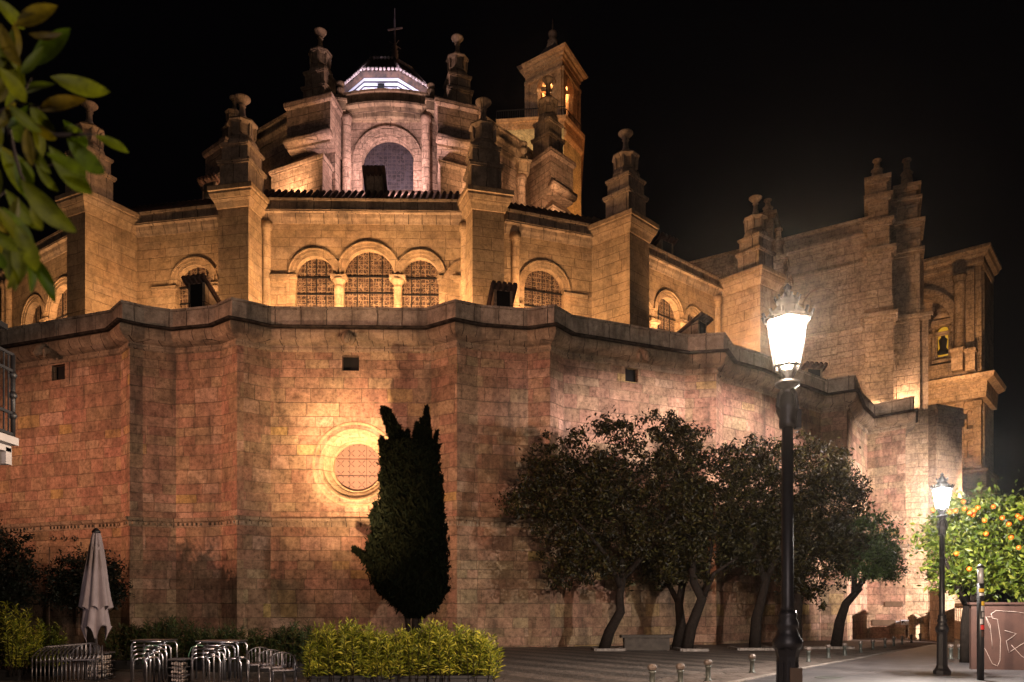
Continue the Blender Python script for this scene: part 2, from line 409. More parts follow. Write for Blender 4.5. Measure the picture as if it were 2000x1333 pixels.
def asphalt(name, a, b):
    m, nt, bs = nodes(name); L = nt.links.new
    pos = N(nt, 'ShaderNodeNewGeometry').outputs['Position']
    c = ramp(nt, noise(nt, pos, .6, 6, .65), [(.35, a), (.65, b)])
    c = mixc(nt, 'MULTIPLY', 1.0, c, ramp(nt, noise(nt, pos, 60, 3), [(.3, .5), (.7, 1.5)]))
    c = mixc(nt, 'MULTIPLY', 1.0, c, ramp(nt, noise(nt, pos, 2.3, 4), [(.3, .6), (.65, 1.25)]))
    L(c, bs.inputs['Base Color']); bs.inputs['Roughness'].default_value = .5
    bp = N(nt, 'ShaderNodeBump'); bp.inputs['Strength'].default_value = .4; bp.inputs['Distance'].default_value = .01
    L(noise(nt, pos, 80, 3), bp.inputs['Height']); L(bp.outputs[0], bs.inputs['Normal'])
    return m
def slabs():
    return stone("pavement_slabs", [(0, (.13, .1, .085)), (.5, (.17, .13, .11)), (1, (.2, .16, .14))], .6, .4, .03, 1.0, ((.16, .12, .1), (.13, .11, .1)), .4, stain=.4)

# ------------------------------------------------------------------ wall helper
class Plane:
    """a vertical wall plane from plan point a to b (left to right as seen from the square)"""
    def __init__(s, a, b):
        s.a = Vector(a).to_2d(); s.b = Vector(b).to_2d(); s.L = (s.b - s.a).length
        s.e = (s.b - s.a).normalized(); s.n = Vector((s.e.y, -s.e.x))
    def u(s, px):
        k = (px - 1000) / F
        return (k * s.a.y - s.a.x) / (s.e.x - k * s.e.y)
    def z(s, px, py):
        return EYE + (HZ - py) / F * (s.a + s.e * s.u(px)).y
    def w(s, u, z, o=0.0):
        p = s.a + s.e * u + s.n * o
        return Vector((p.x, p.y, z))
    def p2(s, u, o=0.0):
        return s.a + s.e * u + s.n * o
    def boxu(s, mb, u0, u1, z0, z1, o0, o1):
        mb.prism([s.p2(u0, o0), s.p2(u1, o0), s.p2(u1, o1), s.p2(u0, o1)], z0, z1)
    def box(s, mb, x0, x1, y0, y1, o0, o1):
        xm = (x0 + x1) / 2; za, zb = sorted((s.z(xm, y0), s.z(xm, y1)))
        s.boxu(mb, s.u(x0), s.u(x1), za, zb, o0, o1)
    def arch(s, mb, uc, zc, ri, ro, o0, o1, n=20, full=False):
        rng = 2 * math.pi if full else math.pi
        vs = []
        for i in range(n + 1):
            a = math.pi - rng * i / n
            c, q = math.cos(a), math.sin(a)
            for r_, o in ((ro, o0), (ro, o1), (ri, o1), (ri, o0)):
                vs.append(s.w(uc + r_ * c, zc + r_ * q, o))
        fs = [(i * 4 + k, i * 4 + (k + 1) % 4, i * 4 + 4 + (k + 1) % 4, i * 4 + 4 + k) for i in range(n) for k in range(4)]
        if not full: fs += [(0, 1, 2, 3), tuple(range(n * 4, n * 4 + 4))[::-1]]
        mb.add(vs, fs)
    def wall(s, mb, u0, u1, z0, z1, holes=(), depth=.5, o=0.0):
        loops = [[(u0, z0), (u1, z0), (u1, z1), (u0, z1)]] + [list(h) for h in holes]
        flat = [q for l in loops for q in l]
        tris = tessellate_polygon([[Vector((q[0], q[1], 0)) for q in l] for l in loops])
        vs = [s.w(q[0], q[1], o) for q in flat]; fs = []
        for t in tris:
            (a, b, c) = [flat[i] for i in t]
            ar = (b[0] - a[0]) * (c[1] - a[1]) - (c[0] - a[0]) * (b[1] - a[1])
            if abs(ar) < 1e-7: continue
            fs.append(tuple(t) if ar > 0 else tuple(t)[::-1])
        mb.add(vs, fs)
        for h in holes:
            m = len(h)
            vs = [s.w(q[0], q[1], o) for q in h] + [s.w(q[0], q[1], o - depth) for q in h]
            mb.add(vs, [(i, i + m, (i + 1) % m + m, (i + 1) % m) for i in range(m)])
    def arch_loop(s, u0, u1, zb, zs, n=18):
        r_ = (u1 - u0) / 2; c = (u0 + u1) / 2
        return [(u0, zb), (u1, zb)] + [(c + r_ * math.cos(math.pi * i / n), zs + r_ * math.sin(math.pi * i / n)) for i in range(n + 1)]
    def panel(s, mb, loop, o):
        c = (sum(q[0] for q in loop) / len(loop), sum(q[1] for q in loop) / len(loop)); m = len(loop)
        mb.add([s.w(*q, o) for q in loop] + [s.w(*c, o)], [(i, (i + 1) % m, m) for i in range(m)])

# ------------------------------------------------------------------ cathedral
cath = thing("cathedral", "floodlit golden stone cathedral apse with undulating lower wall, buttresses and candelabra pinnacles", "cathedral", (-8, 46, gz(46)))

# lower ring of chapels ----------------------------------------------------
ZP = 16.0
ring_px = [(-420, 800), (-230, 722), (-120, 683), (0, 645), (214, 607), (236, 587), (282, 598), (336, 606), (415, 598), (451, 582), (482, 588), (530, 600),
           (833, 603), (889, 586), (940, 597), (1030, 604), (1084, 596), (1117, 616), (1345, 655), (1416, 650), (1432, 674), (1490, 691), (1545, 717),
           (1575, 727), (1613, 742), (1671, 733), (1684, 767), (1706, 790), (1786, 774)]
ring = [xy(px, F * (ZP - EYE) / (HZ - py)) for px, py in ring_px]
ring.append(ring[-1] + Vector((3.6, 7.0)))
WO = -.55                                    # wall face lies this far inside the parapet line
def offset_path(path, o):
    n = len(path); nr = []; out = []
    for i in range(n - 1):
        d = (path[i + 1] - path[i]).normalized(); nr.append(Vector((d.y, -d.x)))
    for i, p in enumerate(path):
        a = nr[max(i - 1, 0)]; b = nr[min(i, n - 2)]; out.append(p + (a + b) / max(.35, 1 + a.dot(b)) * o)
    return out
wallp = offset_path(ring, WO)
ZB = -1.6; ZC = 14.05                      # wall foot, underside of the cornice
mb = MB()
IW = {3: (115, 728, 26, 30), 11: (685, 710, 33, 30), 17: (1233, 733, 25, 27)}   # facets with the small square windows
wins = []; rose = None
for i in range(len(wallp) - 1):
    pl = Plane(wallp[i], wallp[i + 1]); holes = []
    if i in IW:
        px, py, wx, wy = IW[i]
        u0, u1 = pl.u(px - wx / 2), pl.u(px + wx / 2); z0, z1 = pl.z(px, py + wy / 2), pl.z(px, py - wy / 2)
        h = [(u0, z0), (u1, z0), (u1, z1), (u0, z1)]; holes.append(h); wins.append((pl, h))
    if i == 11:
        uc, zc = pl.u(694), pl.z(694, 908); r_ = 1.78
        h = [(uc + r_ * math.cos(2 * math.pi * k / 48), zc + r_ * math.sin(2 * math.pi * k / 48)) for k in range(48)]
        holes.append(h); rose = (pl, uc, zc, r_)
    pl.wall(mb, 0, pl.L, ZB, ZC, holes, .25)
# back side so that the wall is solid
mb.sweep(wallp, [(-1.3, ZB), (-.95, ZB), (-.95, ZC), (-1.3, ZC)])
mb.build("chapel_wall", M_low, cath)
# cornice: worn cyma in long stones, over a thin moulding
prof = [(-.6, 14.0), (.03 + WO, 14.0), (.12 + WO, 14.05), (.12 + WO, 14.17), (.05 + WO, 14.21), (.07 + WO, 14.30), (.28 + WO, 14.36), (.46 + WO, 14.46), (.58 + WO, 14.60), (.64 + WO, 14.76), (.62 + WO, 14.90), (.55 + WO, 14.97), (-.6, 14.97)]
mb = MB(); mb.sweep(wallp, [(o - WO, z) for o, z in prof])
mb.build("chapel_cornice", M_trim, cath)
mb = MB(); mb.sweep(wallp, [(.0, 15.12), (.46, 15.12), (.46, 15.92), (.55, 15.94), (.55, 16.04), (.1, 16.06), (0, 15.9)])
for i in range(len(wallp) - 1):             # upright joint ribs on the parapet
    pl = Plane(wallp[i], wallp[i + 1]); n = max(1, int(pl.L / 2.6))
    for k in range(1, n):
        pl.boxu(mb, pl.L * k / n - .06, pl.L * k / n + .06, 15.15, 15.93, .3, .50)
mb.build("chapel_parapet", M_par, cath)
mb = MB(); mb.sweep(wallp, [(.0, 14.975), (.74, 14.975), (.80, 15.02), (.78, 15.08), (.5, 15.14), (0, 15.14)])  # ledge blackened by crust and by painted shade for the dark line
mb.build("drip_ledge", M_crust_shade, cath)
# string course with dentils
mb = MB(); mb.sweep(wallp, [(-.1, 5.40), (.05, 5.40), (.08, 5.46), (.08, 5.62), (.20, 5.68), (.27, 5.78), (.22, 5.84), (-.1, 5.9)])
for i in range(3, len(wallp) - 1):
    pl = Plane(wallp[i], wallp[i + 1]); n = int(pl.L / .24)
    for k in range(n):
        if random.random() < .12: continue
        pl.boxu(mb, pl.L * (k + .3) / n, pl.L * (k + .75) / n, 5.48, 5.615, .06, .17)
mb.build("string_course", M_trim, cath)
for pl, h in wins:                          # small square windows
    (u0, z0), _, (u1, z1), _ = h; d = .28
    mb = MB()
    for a in ((u0 - d, u0, z0 - d, z1 + d), (u1, u1 + d, z0 - d, z1 + d), (u0, u1, z0 - d, z0), (u0, u1, z1, z1 + d)):
        pl.boxu(mb, *a, -.1, .035)
    o = mb.build("square_window", M_low, cath)
    mb = MB(); pl.boxu(mb, u0 - .05, u1 + .05, z0 - .05, z1 + .05, -.6, -.26); mb.build("dark_opening", M_dark, o)
# round window
pl, uc, zc, r_ = rose
mb = MB(); prof = [(1.18, -1.0), (1.20, -.62), (1.28, -.58), (1.31, -.62), (1.34, -.62), (1.34, -.45), (1.48, -.40), (1.56, -.26), (1.60, -.26), (1.60, -.12), (1.70, -.02), (1.76, .02), (1.80, .0), (1.80, -.04), (1.92, -.03), (2.0, .02), (2.08, .04), (2.12, .02), (2.14, -.1)]
n = 64; vs = []
for rr, o in prof:
    for k in range(n):
        a = 2 * math.pi * k / n; vs.append(pl.w(uc + rr * math.cos(a), zc + rr * math.sin(a), o))
mb.add(vs, [(i * n + k, (i + 1) * n + k, (i + 1) * n + (k + 1) % n, i * n + (k + 1) % n) for i in range(len(prof) - 1) for k in range(n)], True)
roseo = mb.build("round_window", M_up, cath, recalc=False)
mb = MB(); pl.panel(mb, [(uc + 1.3 * math.cos(2 * math.pi * k / 48), zc + 1.3 * math.sin(2 * math.pi * k / 48)) for k in range(48)], -.85)
mb.build("pane", M_rose, roseo)
mb = MB()
for k in (-.42, .42): mb.bar(pl.w(uc + k, zc - 1.2, -.8), pl.w(uc + k, zc + 1.2, -.8), .018)
for k in (-.42, .42): mb.bar(pl.w(uc - 1.2, zc + k, -.8), pl.w(uc + 1.2, zc + k, -.8), .016)
mb.build("window_bar", M_ironb, roseo)
# rain spouts under the parapet
for idx, px in ((3, 108), (11, 684), (17, 1242)):
    pl = Plane(wallp[idx], wallp[idx + 1]); u = pl.u(px); mb = MB()
    c = pl.w(u, 14.35, .75)
    mb.tube([pl.w(u, 14.75, .2), pl.w(u, 14.6, .6), pl.w(u, 14.4, .95), pl.w(u, 14.15, 1.2)], [.28, .3, .26, .13], 8)
    for sx in (-1, 1):
        mb.tube([pl.w(u + sx * .2, 14.65, .65), pl.w(u + sx * .34, 14.4, .85), pl.w(u + sx * .2, 14.1, .8)], [.1, .13, .05], 6)
    mb.build("rain_spout", M_trim, cath)
# blocked doorway with carved relief in the left chapel
pl = Plane(wallp[3], wallp[4]); mb = MB()
pl.box(mb, 92, 97, 1068, 1240, -.1, .05); pl.box(mb, 150, 155, 1068, 1240, -.1, .05); pl.box(mb, 88, 159, 1060, 1068, -.1, .09)
for cx in (103, 124, 145):
    u, z = pl.u(cx), pl.z(cx, 1051)
    pts = [pl.w(u + (.05 + .028 * t) * math.cos(t), z + (.05 + .02 * t) * math.sin(t), .05) for t in np.linspace(0, 6.5, 18)]
    mb.tube(pts, .045, 6)
mb.build("doorway_relief", M_low, cath)
# chapel roofs
mb = MB()
upline = [Vector((-62, 66)), Vector((-38, 54.6)), Vector((-25, 46.0)), Vector((-15.5, 44.4)), Vector((-2, 44.3)), Vector((6.5, 47.7)), Vector((17, 56.8)), Vector((20, 62)), Vector((36, 68))]
def resample(path, n):
    path = [Vector(p).to_2d() for p in path]; ds = [0]
    for a, b in zip(path, path[1:]): ds.append(ds[-1] + (b - a).length)
    out = []
    for i in range(n):
        t = ds[-1] * i / (n - 1); k = max(j for j in range(len(ds)) if ds[j] <= t + 1e-9); k = min(k, len(path) - 2)
        out.append(path[k].lerp(path[k + 1], (t - ds[k]) / max(1e-6, ds[k + 1] - ds[k])))
    return out
ra = resample(offset_path(wallp, -.5), 60); rb = resample(upline, 60)
vs = [(p.x, p.y, 15.2) for p in ra] + [(p.x, p.y, 16.9) for p in rb]
mb.add(vs, [(i, i + 1, i + 61, i + 60) for i in range(59)])
mb.build("chapel_roof", M_tile, cath)

# upper ring ----------------------------------------------------------------
ZL = 24.0
class Butt:
    def __init__(s, fl, fr, inn, L):
        s.fl = Vector(fl); s.fr = Vector(fr); s.i = Vector(inn).normalized(); s.L = L
        s.il = s.fl + s.i * L; s.ir = s.fr + s.i * L
        s.c = (s.fl + s.fr) / 2 + s.i * (s.fr - s.fl).length / 2
        d = s.fr - s.fl; s.rz = math.atan2(d.y, d.x); s.w = d.length
    def poly(s, g=0.0, gi=0.0):
        d = (s.fr - s.fl).normalized()
        return [s.fl - d * g - s.i * g, s.fr + d * g - s.i * g, s.ir + d * g + s.i * gi, s.il - d * g + s.i * gi]
BZ = Butt((-25.3, 43.66), (-23.9, 43.0), (.5, .87), 3.6)
BA = Butt((-16.35, 42.75), (-14.55, 42.4), (.2, .98), 3.0)
BB = Butt((-2.2, 42.7), (-.43, 43.15), (-.35, .94), 3.0)
BC = Butt((6.95, 45.3), (8.34, 46.7), (-.75, .66), 3.4)
BD = Butt((17.0, 52.6), (18.65, 53.9), (-.66, .75), 3.6)
def pinnacle(c, rz, z, s, parent, mat, name="pinnacle", h=1.0):
    m = MB()
    def b(w_, z0, z1): m.box((c[0], c[1], z + (z0 + z1) / 2 * s * h), (w_ * s, w_ * s, (z1 - z0) * s * h), rz)
    b(1.72, 0, 1.32); b(1.92, 1.32, 1.42); b(2.0, 1.42, 1.55); b(1.56, 1.55, 2.35); b(1.7, 2.35, 2.43); b(1.78, 2.43, 2.55)
    pr = [(.80, 2.55), (.88, 2.75), (.80, 2.95), (.66, 3.05), (.62, 3.12), (.66, 3.16), (.66, 3.75), (.76, 3.82), (.86, 3.92), (.86, 4.0), (.64, 4.1), (.46, 4.22), (.22, 4.32), (.19, 4.4)]
    m.lathe([(r_ * s, q * s * h) for r_, q in pr], (c[0], c[1], z), 8, rz + R(22.5), False)
    for k in range(8):                       # ribs round the drum of the candelabrum
        a = rz + R(22.5) + k * math.pi / 4
        m.bar((c[0] + .66 * s * math.cos(a), c[1] + .66 * s * math.sin(a), z + 3.15 * s * h), (c[0] + .70 * s * math.cos(a), c[1] + .70 * s * math.sin(a), z + 3.8 * s * h), .14 * s)
    pr = [(.2, 4.38), (.22, 4.5), (.17, 4.6), (.15, 5.0), (.22, 5.04), (.16, 5.1), (.22, 5.18), (.29, 5.26), (.39, 5.36), (.46, 5.44), (.46, 5.50), (.42, 5.53), (.30, 5.50), (.24, 5.58), (.10, 5.64)]
    m.lathe([(r_ * s, q * s * h) for r_, q in pr], (c[0], c[1], z), 14)
    return m.build(name, mat, parent)
for bt in (BZ, BA, BB, BC, BD):
    mb = MB(); mb.prism(bt.poly(), 14.5, 23.9)
    d = (bt.fr - bt.fl).normalized()
    mb.sweep([bt.il, bt.fl, bt.fr, bt.ir], [(-.05, 23.6), (.06, 23.6), (.1, 23.72), (.16, 23.9), (.28, 24.1), (.36, 24.3), (.36, 24.42), (.42, 24.46), (.42, 24.72), (-.05, 24.78)])
    mb.prism(bt.poly(-.02), 23.9, 24.76)
    ob = mb.build("buttress", M_up, cath)
    pinnacle(bt.c, bt.rz, 24.76, 1.0, ob, M_trim)

bays = []
def bay(a, b, arches, cols=()):
    """arches: (px left, px right, py crown of the glass, raised ring width)"""
    pl = Plane(a, b); bays.append(pl); mb = MB(); tr = MB(); holes = []; glass = []
    for x0, x1, yc in arches:
        u0, u1 = pl.u(x0), pl.u(x1); r_ = (u1 - u0) / 2; xm = (x0 + x1) / 2; zc = pl.z(xm, yc) - r_
        h = pl.arch_loop(u0, u1, 16.6, zc); holes.append(h); glass.append((h, u0, u1, zc, r_))
    pl.wall(mb, 0, pl.L, 14.6, 23.6, holes, .55)
    ob = mb.build("upper_wall", M_up, cath)
    for h, u0, u1, zc, r_ in glass:
        uc = (u0 + u1) / 2; tr = MB()
        pl.arch(tr, uc, zc, r_ - .02, r_ + .16, -.05, .025); pl.arch(tr, uc, zc, r_ + .16, r_ + .34, -.05, .07); pl.arch(tr, uc, zc, r_ + .34, r_ + .41, -.05, .12)
        wo = tr.build("arched_window", M_up, cath)
        g = MB(); pl.panel(g, h, -.42); g.build("stained_glass", M_glass, wo)
        g = MB()
        for k in (.25, .5, .75): g.bar(pl.w(u0 + (u1 - u0) * k, 16.6, -.38), pl.w(u0 + (u1 - u0) * k, zc + r_ * math.sin(math.acos(2 * k - 1)), -.38), .045)
        zz = zc
        while zz > 16.8:
            g.bar(pl.w(u0, zz, -.36), pl.w(u1, zz, -.36), .06); zz -= .95
        g.build("window_bar", M_ironb, wo)
    return pl, glass
b0, g0 = bay((-15.6, 44.0), (-2.0, 44.25), [(577, 653, 500), (671, 769, 487), (784, 857, 503)])
b1, g1 = bay((-2.6, 44.4), (6.6, 47.72), [(872, 990, 520), (1024, 1102, 524)])
b2, g2 = bay((6.4, 47.6), (17.2, 56.9), [(1236, 1269, 590), (1284, 1327, 581), (1342, 1366, 611)])
bm, gm = bay((-25.6, 46.32), (-15.3, 44.4), [(344, 415, 517), (430, 520, 500)])
bn, gn = bay((-62, 71), (-25.2, 45.9), [(50, 84, 590), (97, 150, 556)])
# impost blocks, colonnettes
def imposts(pl, glass, ends=(True, True)):
    mb = MB()
    for i, (h, u0, u1, zc, r_) in enumerate(glass):
        nxt = glass[i + 1] if i + 1 < len(glass) else None
        if nxt:
            a, b = u1, nxt[1]; zc2 = min(zc, nxt[3]); uc = (a + b) / 2; w_ = (b - a)
            m2 = MB(); c = pl.w(uc, 0, -.12)
            m2.lathe([(.30, 16.4), (.30, 17.0), (.24, 17.05), (.23, zc2 - .72), (.30, zc2 - .68), (.22, zc2 - .6), (.25, zc2 - .5), (.40, zc2 - .28), (.42, zc2 - .22)], (c.x, c.y, 0), 14)
            pl.boxu(m2, uc - .46, uc + .46, zc2 - .22, zc2 - .02, -.5, .22)
            m2.build("colonnette", M_up, cath)
    if ends[0]:
        u0, zc = glass[0][1], glass[0][3]
        pl.boxu(mb, u0 - 1.5, u0 + .05, zc - .42, zc - .25, -.1, .10); pl.boxu(mb, u0 - 1.5, u0 + .09, zc - .25, zc - .04, -.1, .2); pl.boxu(mb, u0 - .5, u0 - .02, 15, zc - .42, -.1, .06)
    if mb.v: mb.build("impost_moulding", M_up, cath)
    mb = MB()
    if ends[1]:
        u1, zc = glass[-1][2], glass[-1][3]
        pl.boxu(mb, u1 - .05, u1 + 1.5, zc - .42, zc - .25, -.1, .10); pl.boxu(mb, u1 - .09, u1 + 1.5, zc - .25, zc - .04, -.1, .2); pl.boxu(mb, u1 + .02, u1 + .5, 15, zc - .42, -.1, .06)
    if mb.v: mb.build("impost_moulding", M_up, cath)
imposts(b0, g0); imposts(b1, g1, (False, True)); imposts(b2, g2, (False, False)); imposts(bm, gm, (True, False)); imposts(bn, gn, (False, False))
# shafts in the corners beside the buttresses
for pl, px in ((b0, 521), (b0, 908), (bn, 12), (bn, 20), (b2, 1400), (b1, 1006)):
    mb = MB(); p = pl.w(pl.u(px), 0, .05); mb.lathe([(.24, 14.6), (.24, 23.0), (.32, 23.1), (.34, 23.5)], (p.x, p.y, 0), 12)
    mb.build("corner_shaft", M_up, cath)
# ledge, parapet band and little pilasters along the upper wall
lp = [Vector((-62, 71)), (bn.b + bn.e * -.6), BZ.il + BZ.i * .6, bm.a + bm.e * 2.0]
def ledge(pl, u0, u1, step):
    mb = MB(); P = [pl.p2(u0), pl.p2(u1)]
    mb.sweep(P, [(-.3, 23.45), (.04, 23.45), (.08, 23.6), (.16, 23.75), (.2, 23.95), (.36, 24.0), (.38, 24.1), (.1, 24.14), (.1, 24.66), (.22, 24.7), (.22, 24.84), (-.3, 24.9)])
    u = u0 + step
    while u < u1 - .5:
        pl.boxu(mb, u - .26, u + .26, 24.13, 24.80, 0, .2); u += step
    mb.build("upper_parapet", M_trim, cath)
ledge(b0, 1.2, b0.L - .2, 3.9); ledge(b1, 2.2, b1.L - .1, 3.6); ledge(b2, .8, b2.L + .4, 4.2); ledge(bm, 1.5, bm.L - .6, 4.0); ledge(bn, 0, bn.L, 4.2)
# tiled roof of the ambulatory
mb = MB()
eave = [(-62, 71.8, 24.7), (-38, 54.8, 24.7), (-25, 46.6, 24.7), (-15.5, 44.7, 24.7), (-2, 44.7, 24.7), (6.5, 48.2, 24.7), (17, 57.2, 24.7), (24, 70, 24.7)]
top = [(-40, 82, 30.3), (-30, 66, 30.3), (-22.5, 58.5, 30.3), (-13.5, 53.6, 30.5), (-4, 53.4, 30.5), (2.2, 58.8, 30.3), (6.5, 66, 30.3), (9, 82, 30.3)]
mb.add(eave + top, [(i, i + 1, i + 9, i + 8) for i in range(7)])
for (a, b, c, d) in ((bm, .0, bm.L, 2), (b0, 0, b0.L, 3), (b1, 2, b1.L, 4), (b2, 0, b2.L, 5)):
    n = int((c - b) / .38)
    for k in range(n):
        u = b + (k + .5) * .38
        p = a.w(u, 24.95, -.12); q = a.w(u, 26.4, -2.0)
        mb.tube([p, q], [.13, .11], 7)
mb.build("tiled_roof", M_tile, cath)
def dormer(px, py_top, d, h, wd, L, n, parent, tiles=5, dark=True):
    """small shed dormer: dark open front, roof falling towards the church; n = outward direction"""
    n = Vector(n).normalized(); e = Vector((-n.y, n.x)); p = pt(px, py_top, d); c = p.to_2d(); zt = p.z
    m = MB()
    def q(a, b, z): v_ = c + e * a - n * b; return (v_.x, v_.y, z)
    hw = wd / 2
    m.add([q(-hw, 0, zt - h), q(hw, 0, zt - h), q(hw, 0, zt), q(-hw, 0, zt), q(-hw, L, zt - h), q(hw, L, zt - h), q(hw, L, zt - h * .8), q(-hw, L, zt - h * .8)],
          [(0, 1, 2, 3), (1, 5, 6, 2), (4, 0, 3, 7), (5, 4, 7, 6), (3, 2, 6, 7)])
    o = m.build("dormer", M_trim, parent, recalc=True)
    m = MB(); t = .12; g = .22
    m.add([q(-hw - g, -g, zt), q(hw + g, -g, zt), q(hw + g, L + .2, zt - h * .85), q(-hw - g, L + .2, zt - h * .85)] + [q(-hw - g, -g, zt + t), q(hw + g, -g, zt + t), q(hw + g, L + .2, zt - h * .85 + t), q(-hw - g, L + .2, zt - h * .85 + t)],
          [(0, 1, 5, 4), (1, 2, 6, 5), (2, 3, 7, 6), (3, 0, 4, 7), (4, 5, 6, 7), (3, 2, 1, 0)])
    for k in range(tiles):
        a = -hw - g + (k + .5) * (wd + 2 * g) / tiles
        m.tube([q(a, -g - .1, zt + t), q(a, L, zt - h * .8 + t)], [.12, .1], 7)
    m.build("tile_cap", M_tile, o)
    if not dark: return
    m = MB(); m.add([q(-hw * .72, -.012, zt - h), q(hw * .72, -.012, zt - h), q(hw * .72, -.012, zt - .2), q(-hw * .72, -.012, zt - .2)], [(0, 1, 2, 3)]); m.build("dark_opening", M_dark, o)
dormer(384, 548, 40.3, 2.0, 1.0, 2.2, (-.25, -1), cath); dormer(983, 562, 40.6, 2.0, 1.0, 2.2, (.25, -1), cath)
dormer(1372, 624, 43.6, 1.8, 1.0, 2.6, (.75, -.66), cath); dormer(731, 334, 46.4, 1.8, .95, 1.2, (0, -1), cath, 6, False); dormer(1303, 468, 54, 2.0, 1.3, 2.4, (.6, -.8), cath)
dormer(1590, 716, 49.5, 1.5, 1.2, 2.2, (.2, -1), cath); dormer(408, 352, 50, 2.0, 1.2, 2.0, (-.5, -1), cath)

# drum over the ambulatory -----------------------------------------------------
mb = MB()
dpx = [(440, 60.5), (513, 56.8), (572, 54.8), (640, 53.4), (676, 53.0)]
dpr = [(834, 53.0), (880, 53.8), (940, 55.2), (972, 56.6), (1005, 57.9), (1045, 60.2)]
DL = [xy(*q) for q in dpx]; DR = [xy(*q) for q in dpr]
for P in (DL, DR): mb.sweep(P, [(-.6, 29), (0, 29), (0, 35.3), (-.6, 35.3)])
dc = Plane(DL[-1], DR[0])
u0, u1 = dc.u(706), dc.u(809); rr = (u1 - u0) / 2; zc = dc.z(757, 266) - rr; h = dc.arch_loop(u0, u1, 29.2, zc)
dc.wall(mb, 0, dc.L, 29, 35.3, [h], .8)
mb.build("drum_wall", M_drum, cath)
m = MB(); uc = (u0 + u1) / 2
dc.arch(m, uc, zc, rr - .02, rr + .12, -.06, .05); dc.arch(m, uc, zc, rr + .12, rr + .5, -.06, .12); dc.arch(m, uc, zc, rr + .5, rr + .6, -.06, .18)
for sx in (-1, 1): dc.boxu(m, uc + sx * (rr + .25) - .3, uc + sx * (rr + .25) + .3, 29, zc, -.06, .08)
wo = m.build("arched_window", M_drum, cath)
m = MB(); dc.panel(m, h, -.7); m.build("stained_glass", M_glassB, wo)
mid = [DL[-1] + (DR[0] - DL[-1]) * t + Vector((0, -.45 * 4 * t * (1 - t))) for t in np.linspace(0, 1, 9)]
mb = MB(); mb.sweep(DL[:-1] + mid + DR[1:], [(-.6, 34.9), (.02, 34.9), (.08, 35.0), (.08, 35.3), (.16, 35.36), (.2, 35.6), (.42, 35.72), (.42, 35.86), (.1, 35.9), (.1, 36.6), (.25, 36.64), (.25, 36.8), (-.6, 36.85)])
mb.build("drum_cornice", M_trim, cath)
for px, d, z1 in ((677, 52.75, 35.2), (832, 52.75, 35.2), (496, 55.0, 33.0), (1018, 56.2, 33.0)):
    mb = MB(); p = xy(px, d); mb.lathe([(.3, 28.5), (.3, z1 - .5), (.38, z1 - .4), (.4, z1)], (p.x, p.y, 0), 12)
    mb.build("drum_shaft", M_drum, cath)
def drum_butt(flx, fld, frx, frd, L, ztop, lower, inw, pz, ps):
    fl, fr = xy(flx, fld), xy(frx, frd); bt = Butt(fl, fr, inw, L); m = MB(); d = (fr - fl).normalized()
    m.prism(bt.poly(-.2), ztop - 3.2, ztop - .35)
    q = bt.poly(-.3); q[0] = q[0] + bt.i * 1.0; q[1] = q[1] + bt.i * 1.0
    m.prism(q, ztop - 6.2, ztop - 3.2)
    m.sweep([bt.il, bt.fl, bt.fr, bt.ir], [(-.3, ztop - .55), (-.14, ztop - .5), (-.02, ztop - .35), (.0, ztop - .12), (-.3, ztop)]); m.prism(bt.poly(-.05), ztop - .4, ztop - .02)
    a = bt.fl + d * .15 + bt.i * .1; b = bt.fr - d * .15 + bt.i * .1
    m.tube([(a.x, a.y, ztop - 2.75), (b.x, b.y, ztop - 2.75)], .32, 10)
    o = m.build("drum_buttress", M_drum, cath)
    m = MB(); (x0, d0), (x1, d1), z1 = lower; lo = Butt(xy(x0, d0), xy(x1, d1), inw, L)
    m.prism(lo.poly(), 26.0, z1 - .2); m.sweep([lo.il, lo.fl, lo.fr, lo.ir], [(-.1, z1 - .35), (.02, z1 - .35), (.14, z1 - .2), (.14, z1), (-.1, z1 + .05)])
    tp = [v_ + (lo.c - v_) * .5 for v_ in lo.poly()]; m.prism(lo.poly(), z1 - .02, z1 + 1.1, tp)
    m.build("lower_pier", M_drum, o)
    pinnacle(bt.c + bt.i * .3, bt.rz, ztop, ps, o, M_trim, h=pz)
drum_butt(553, 51.7, 648, 50.5, 3.4, 35.45, ((530, 52.4), (630, 50.4), 31.15), (.16, 1), 1.12, .96)
drum_butt(849, 50.9, 942, 52.0, 3.4, 35.40, ((860, 50.8), (932, 52.0), 31.0), (-.12, 1), 1.10, .93)
drum_butt(394, 57.2, 440, 55.2, 3.4, 35.4, ((400, 57.4), (470, 55.4), 31.0), (.5, .87), 1.0, .8)
drum_butt(1076, 56.4, 1126, 58.6, 3.6, 35.4, ((1080, 56.6), (1135, 59.0), 31.0), (-.62, .78), 1.25, .95)
def small_finial(px, d, z0, s):
    p = xy(px, d); m = MB(); m.box((p.x, p.y, z0 + .35 * s), (.8 * s, .8 * s, .7 * s), .2); m.box((p.x, p.y, z0 + .78 * s), (1.0 * s, 1.0 * s, .16 * s), .2)
    m.lathe([(.42 * s, .86 * s), (.25 * s, 1.2 * s), (.16 * s, 1.35 * s), (.2 * s, 1.45 * s), (.3 * s, 1.7 * s), (.28 * s, 1.85 * s), (.14 * s, 1.95 * s), (.3 * s, 2.15 * s), (.3 * s, 2.3 * s), (.05 * s, 2.36 * s)], (p.x, p.y, z0), 10)
    m.build("small_finial", M_trim, cath)
small_finial(665, 52.6, 35.3, .9); small_finial(842, 52.6, 35.3, .85); small_finial(493, 55, 33.3, 1.0); small_finial(1022, 56, 33.0, 1.0)
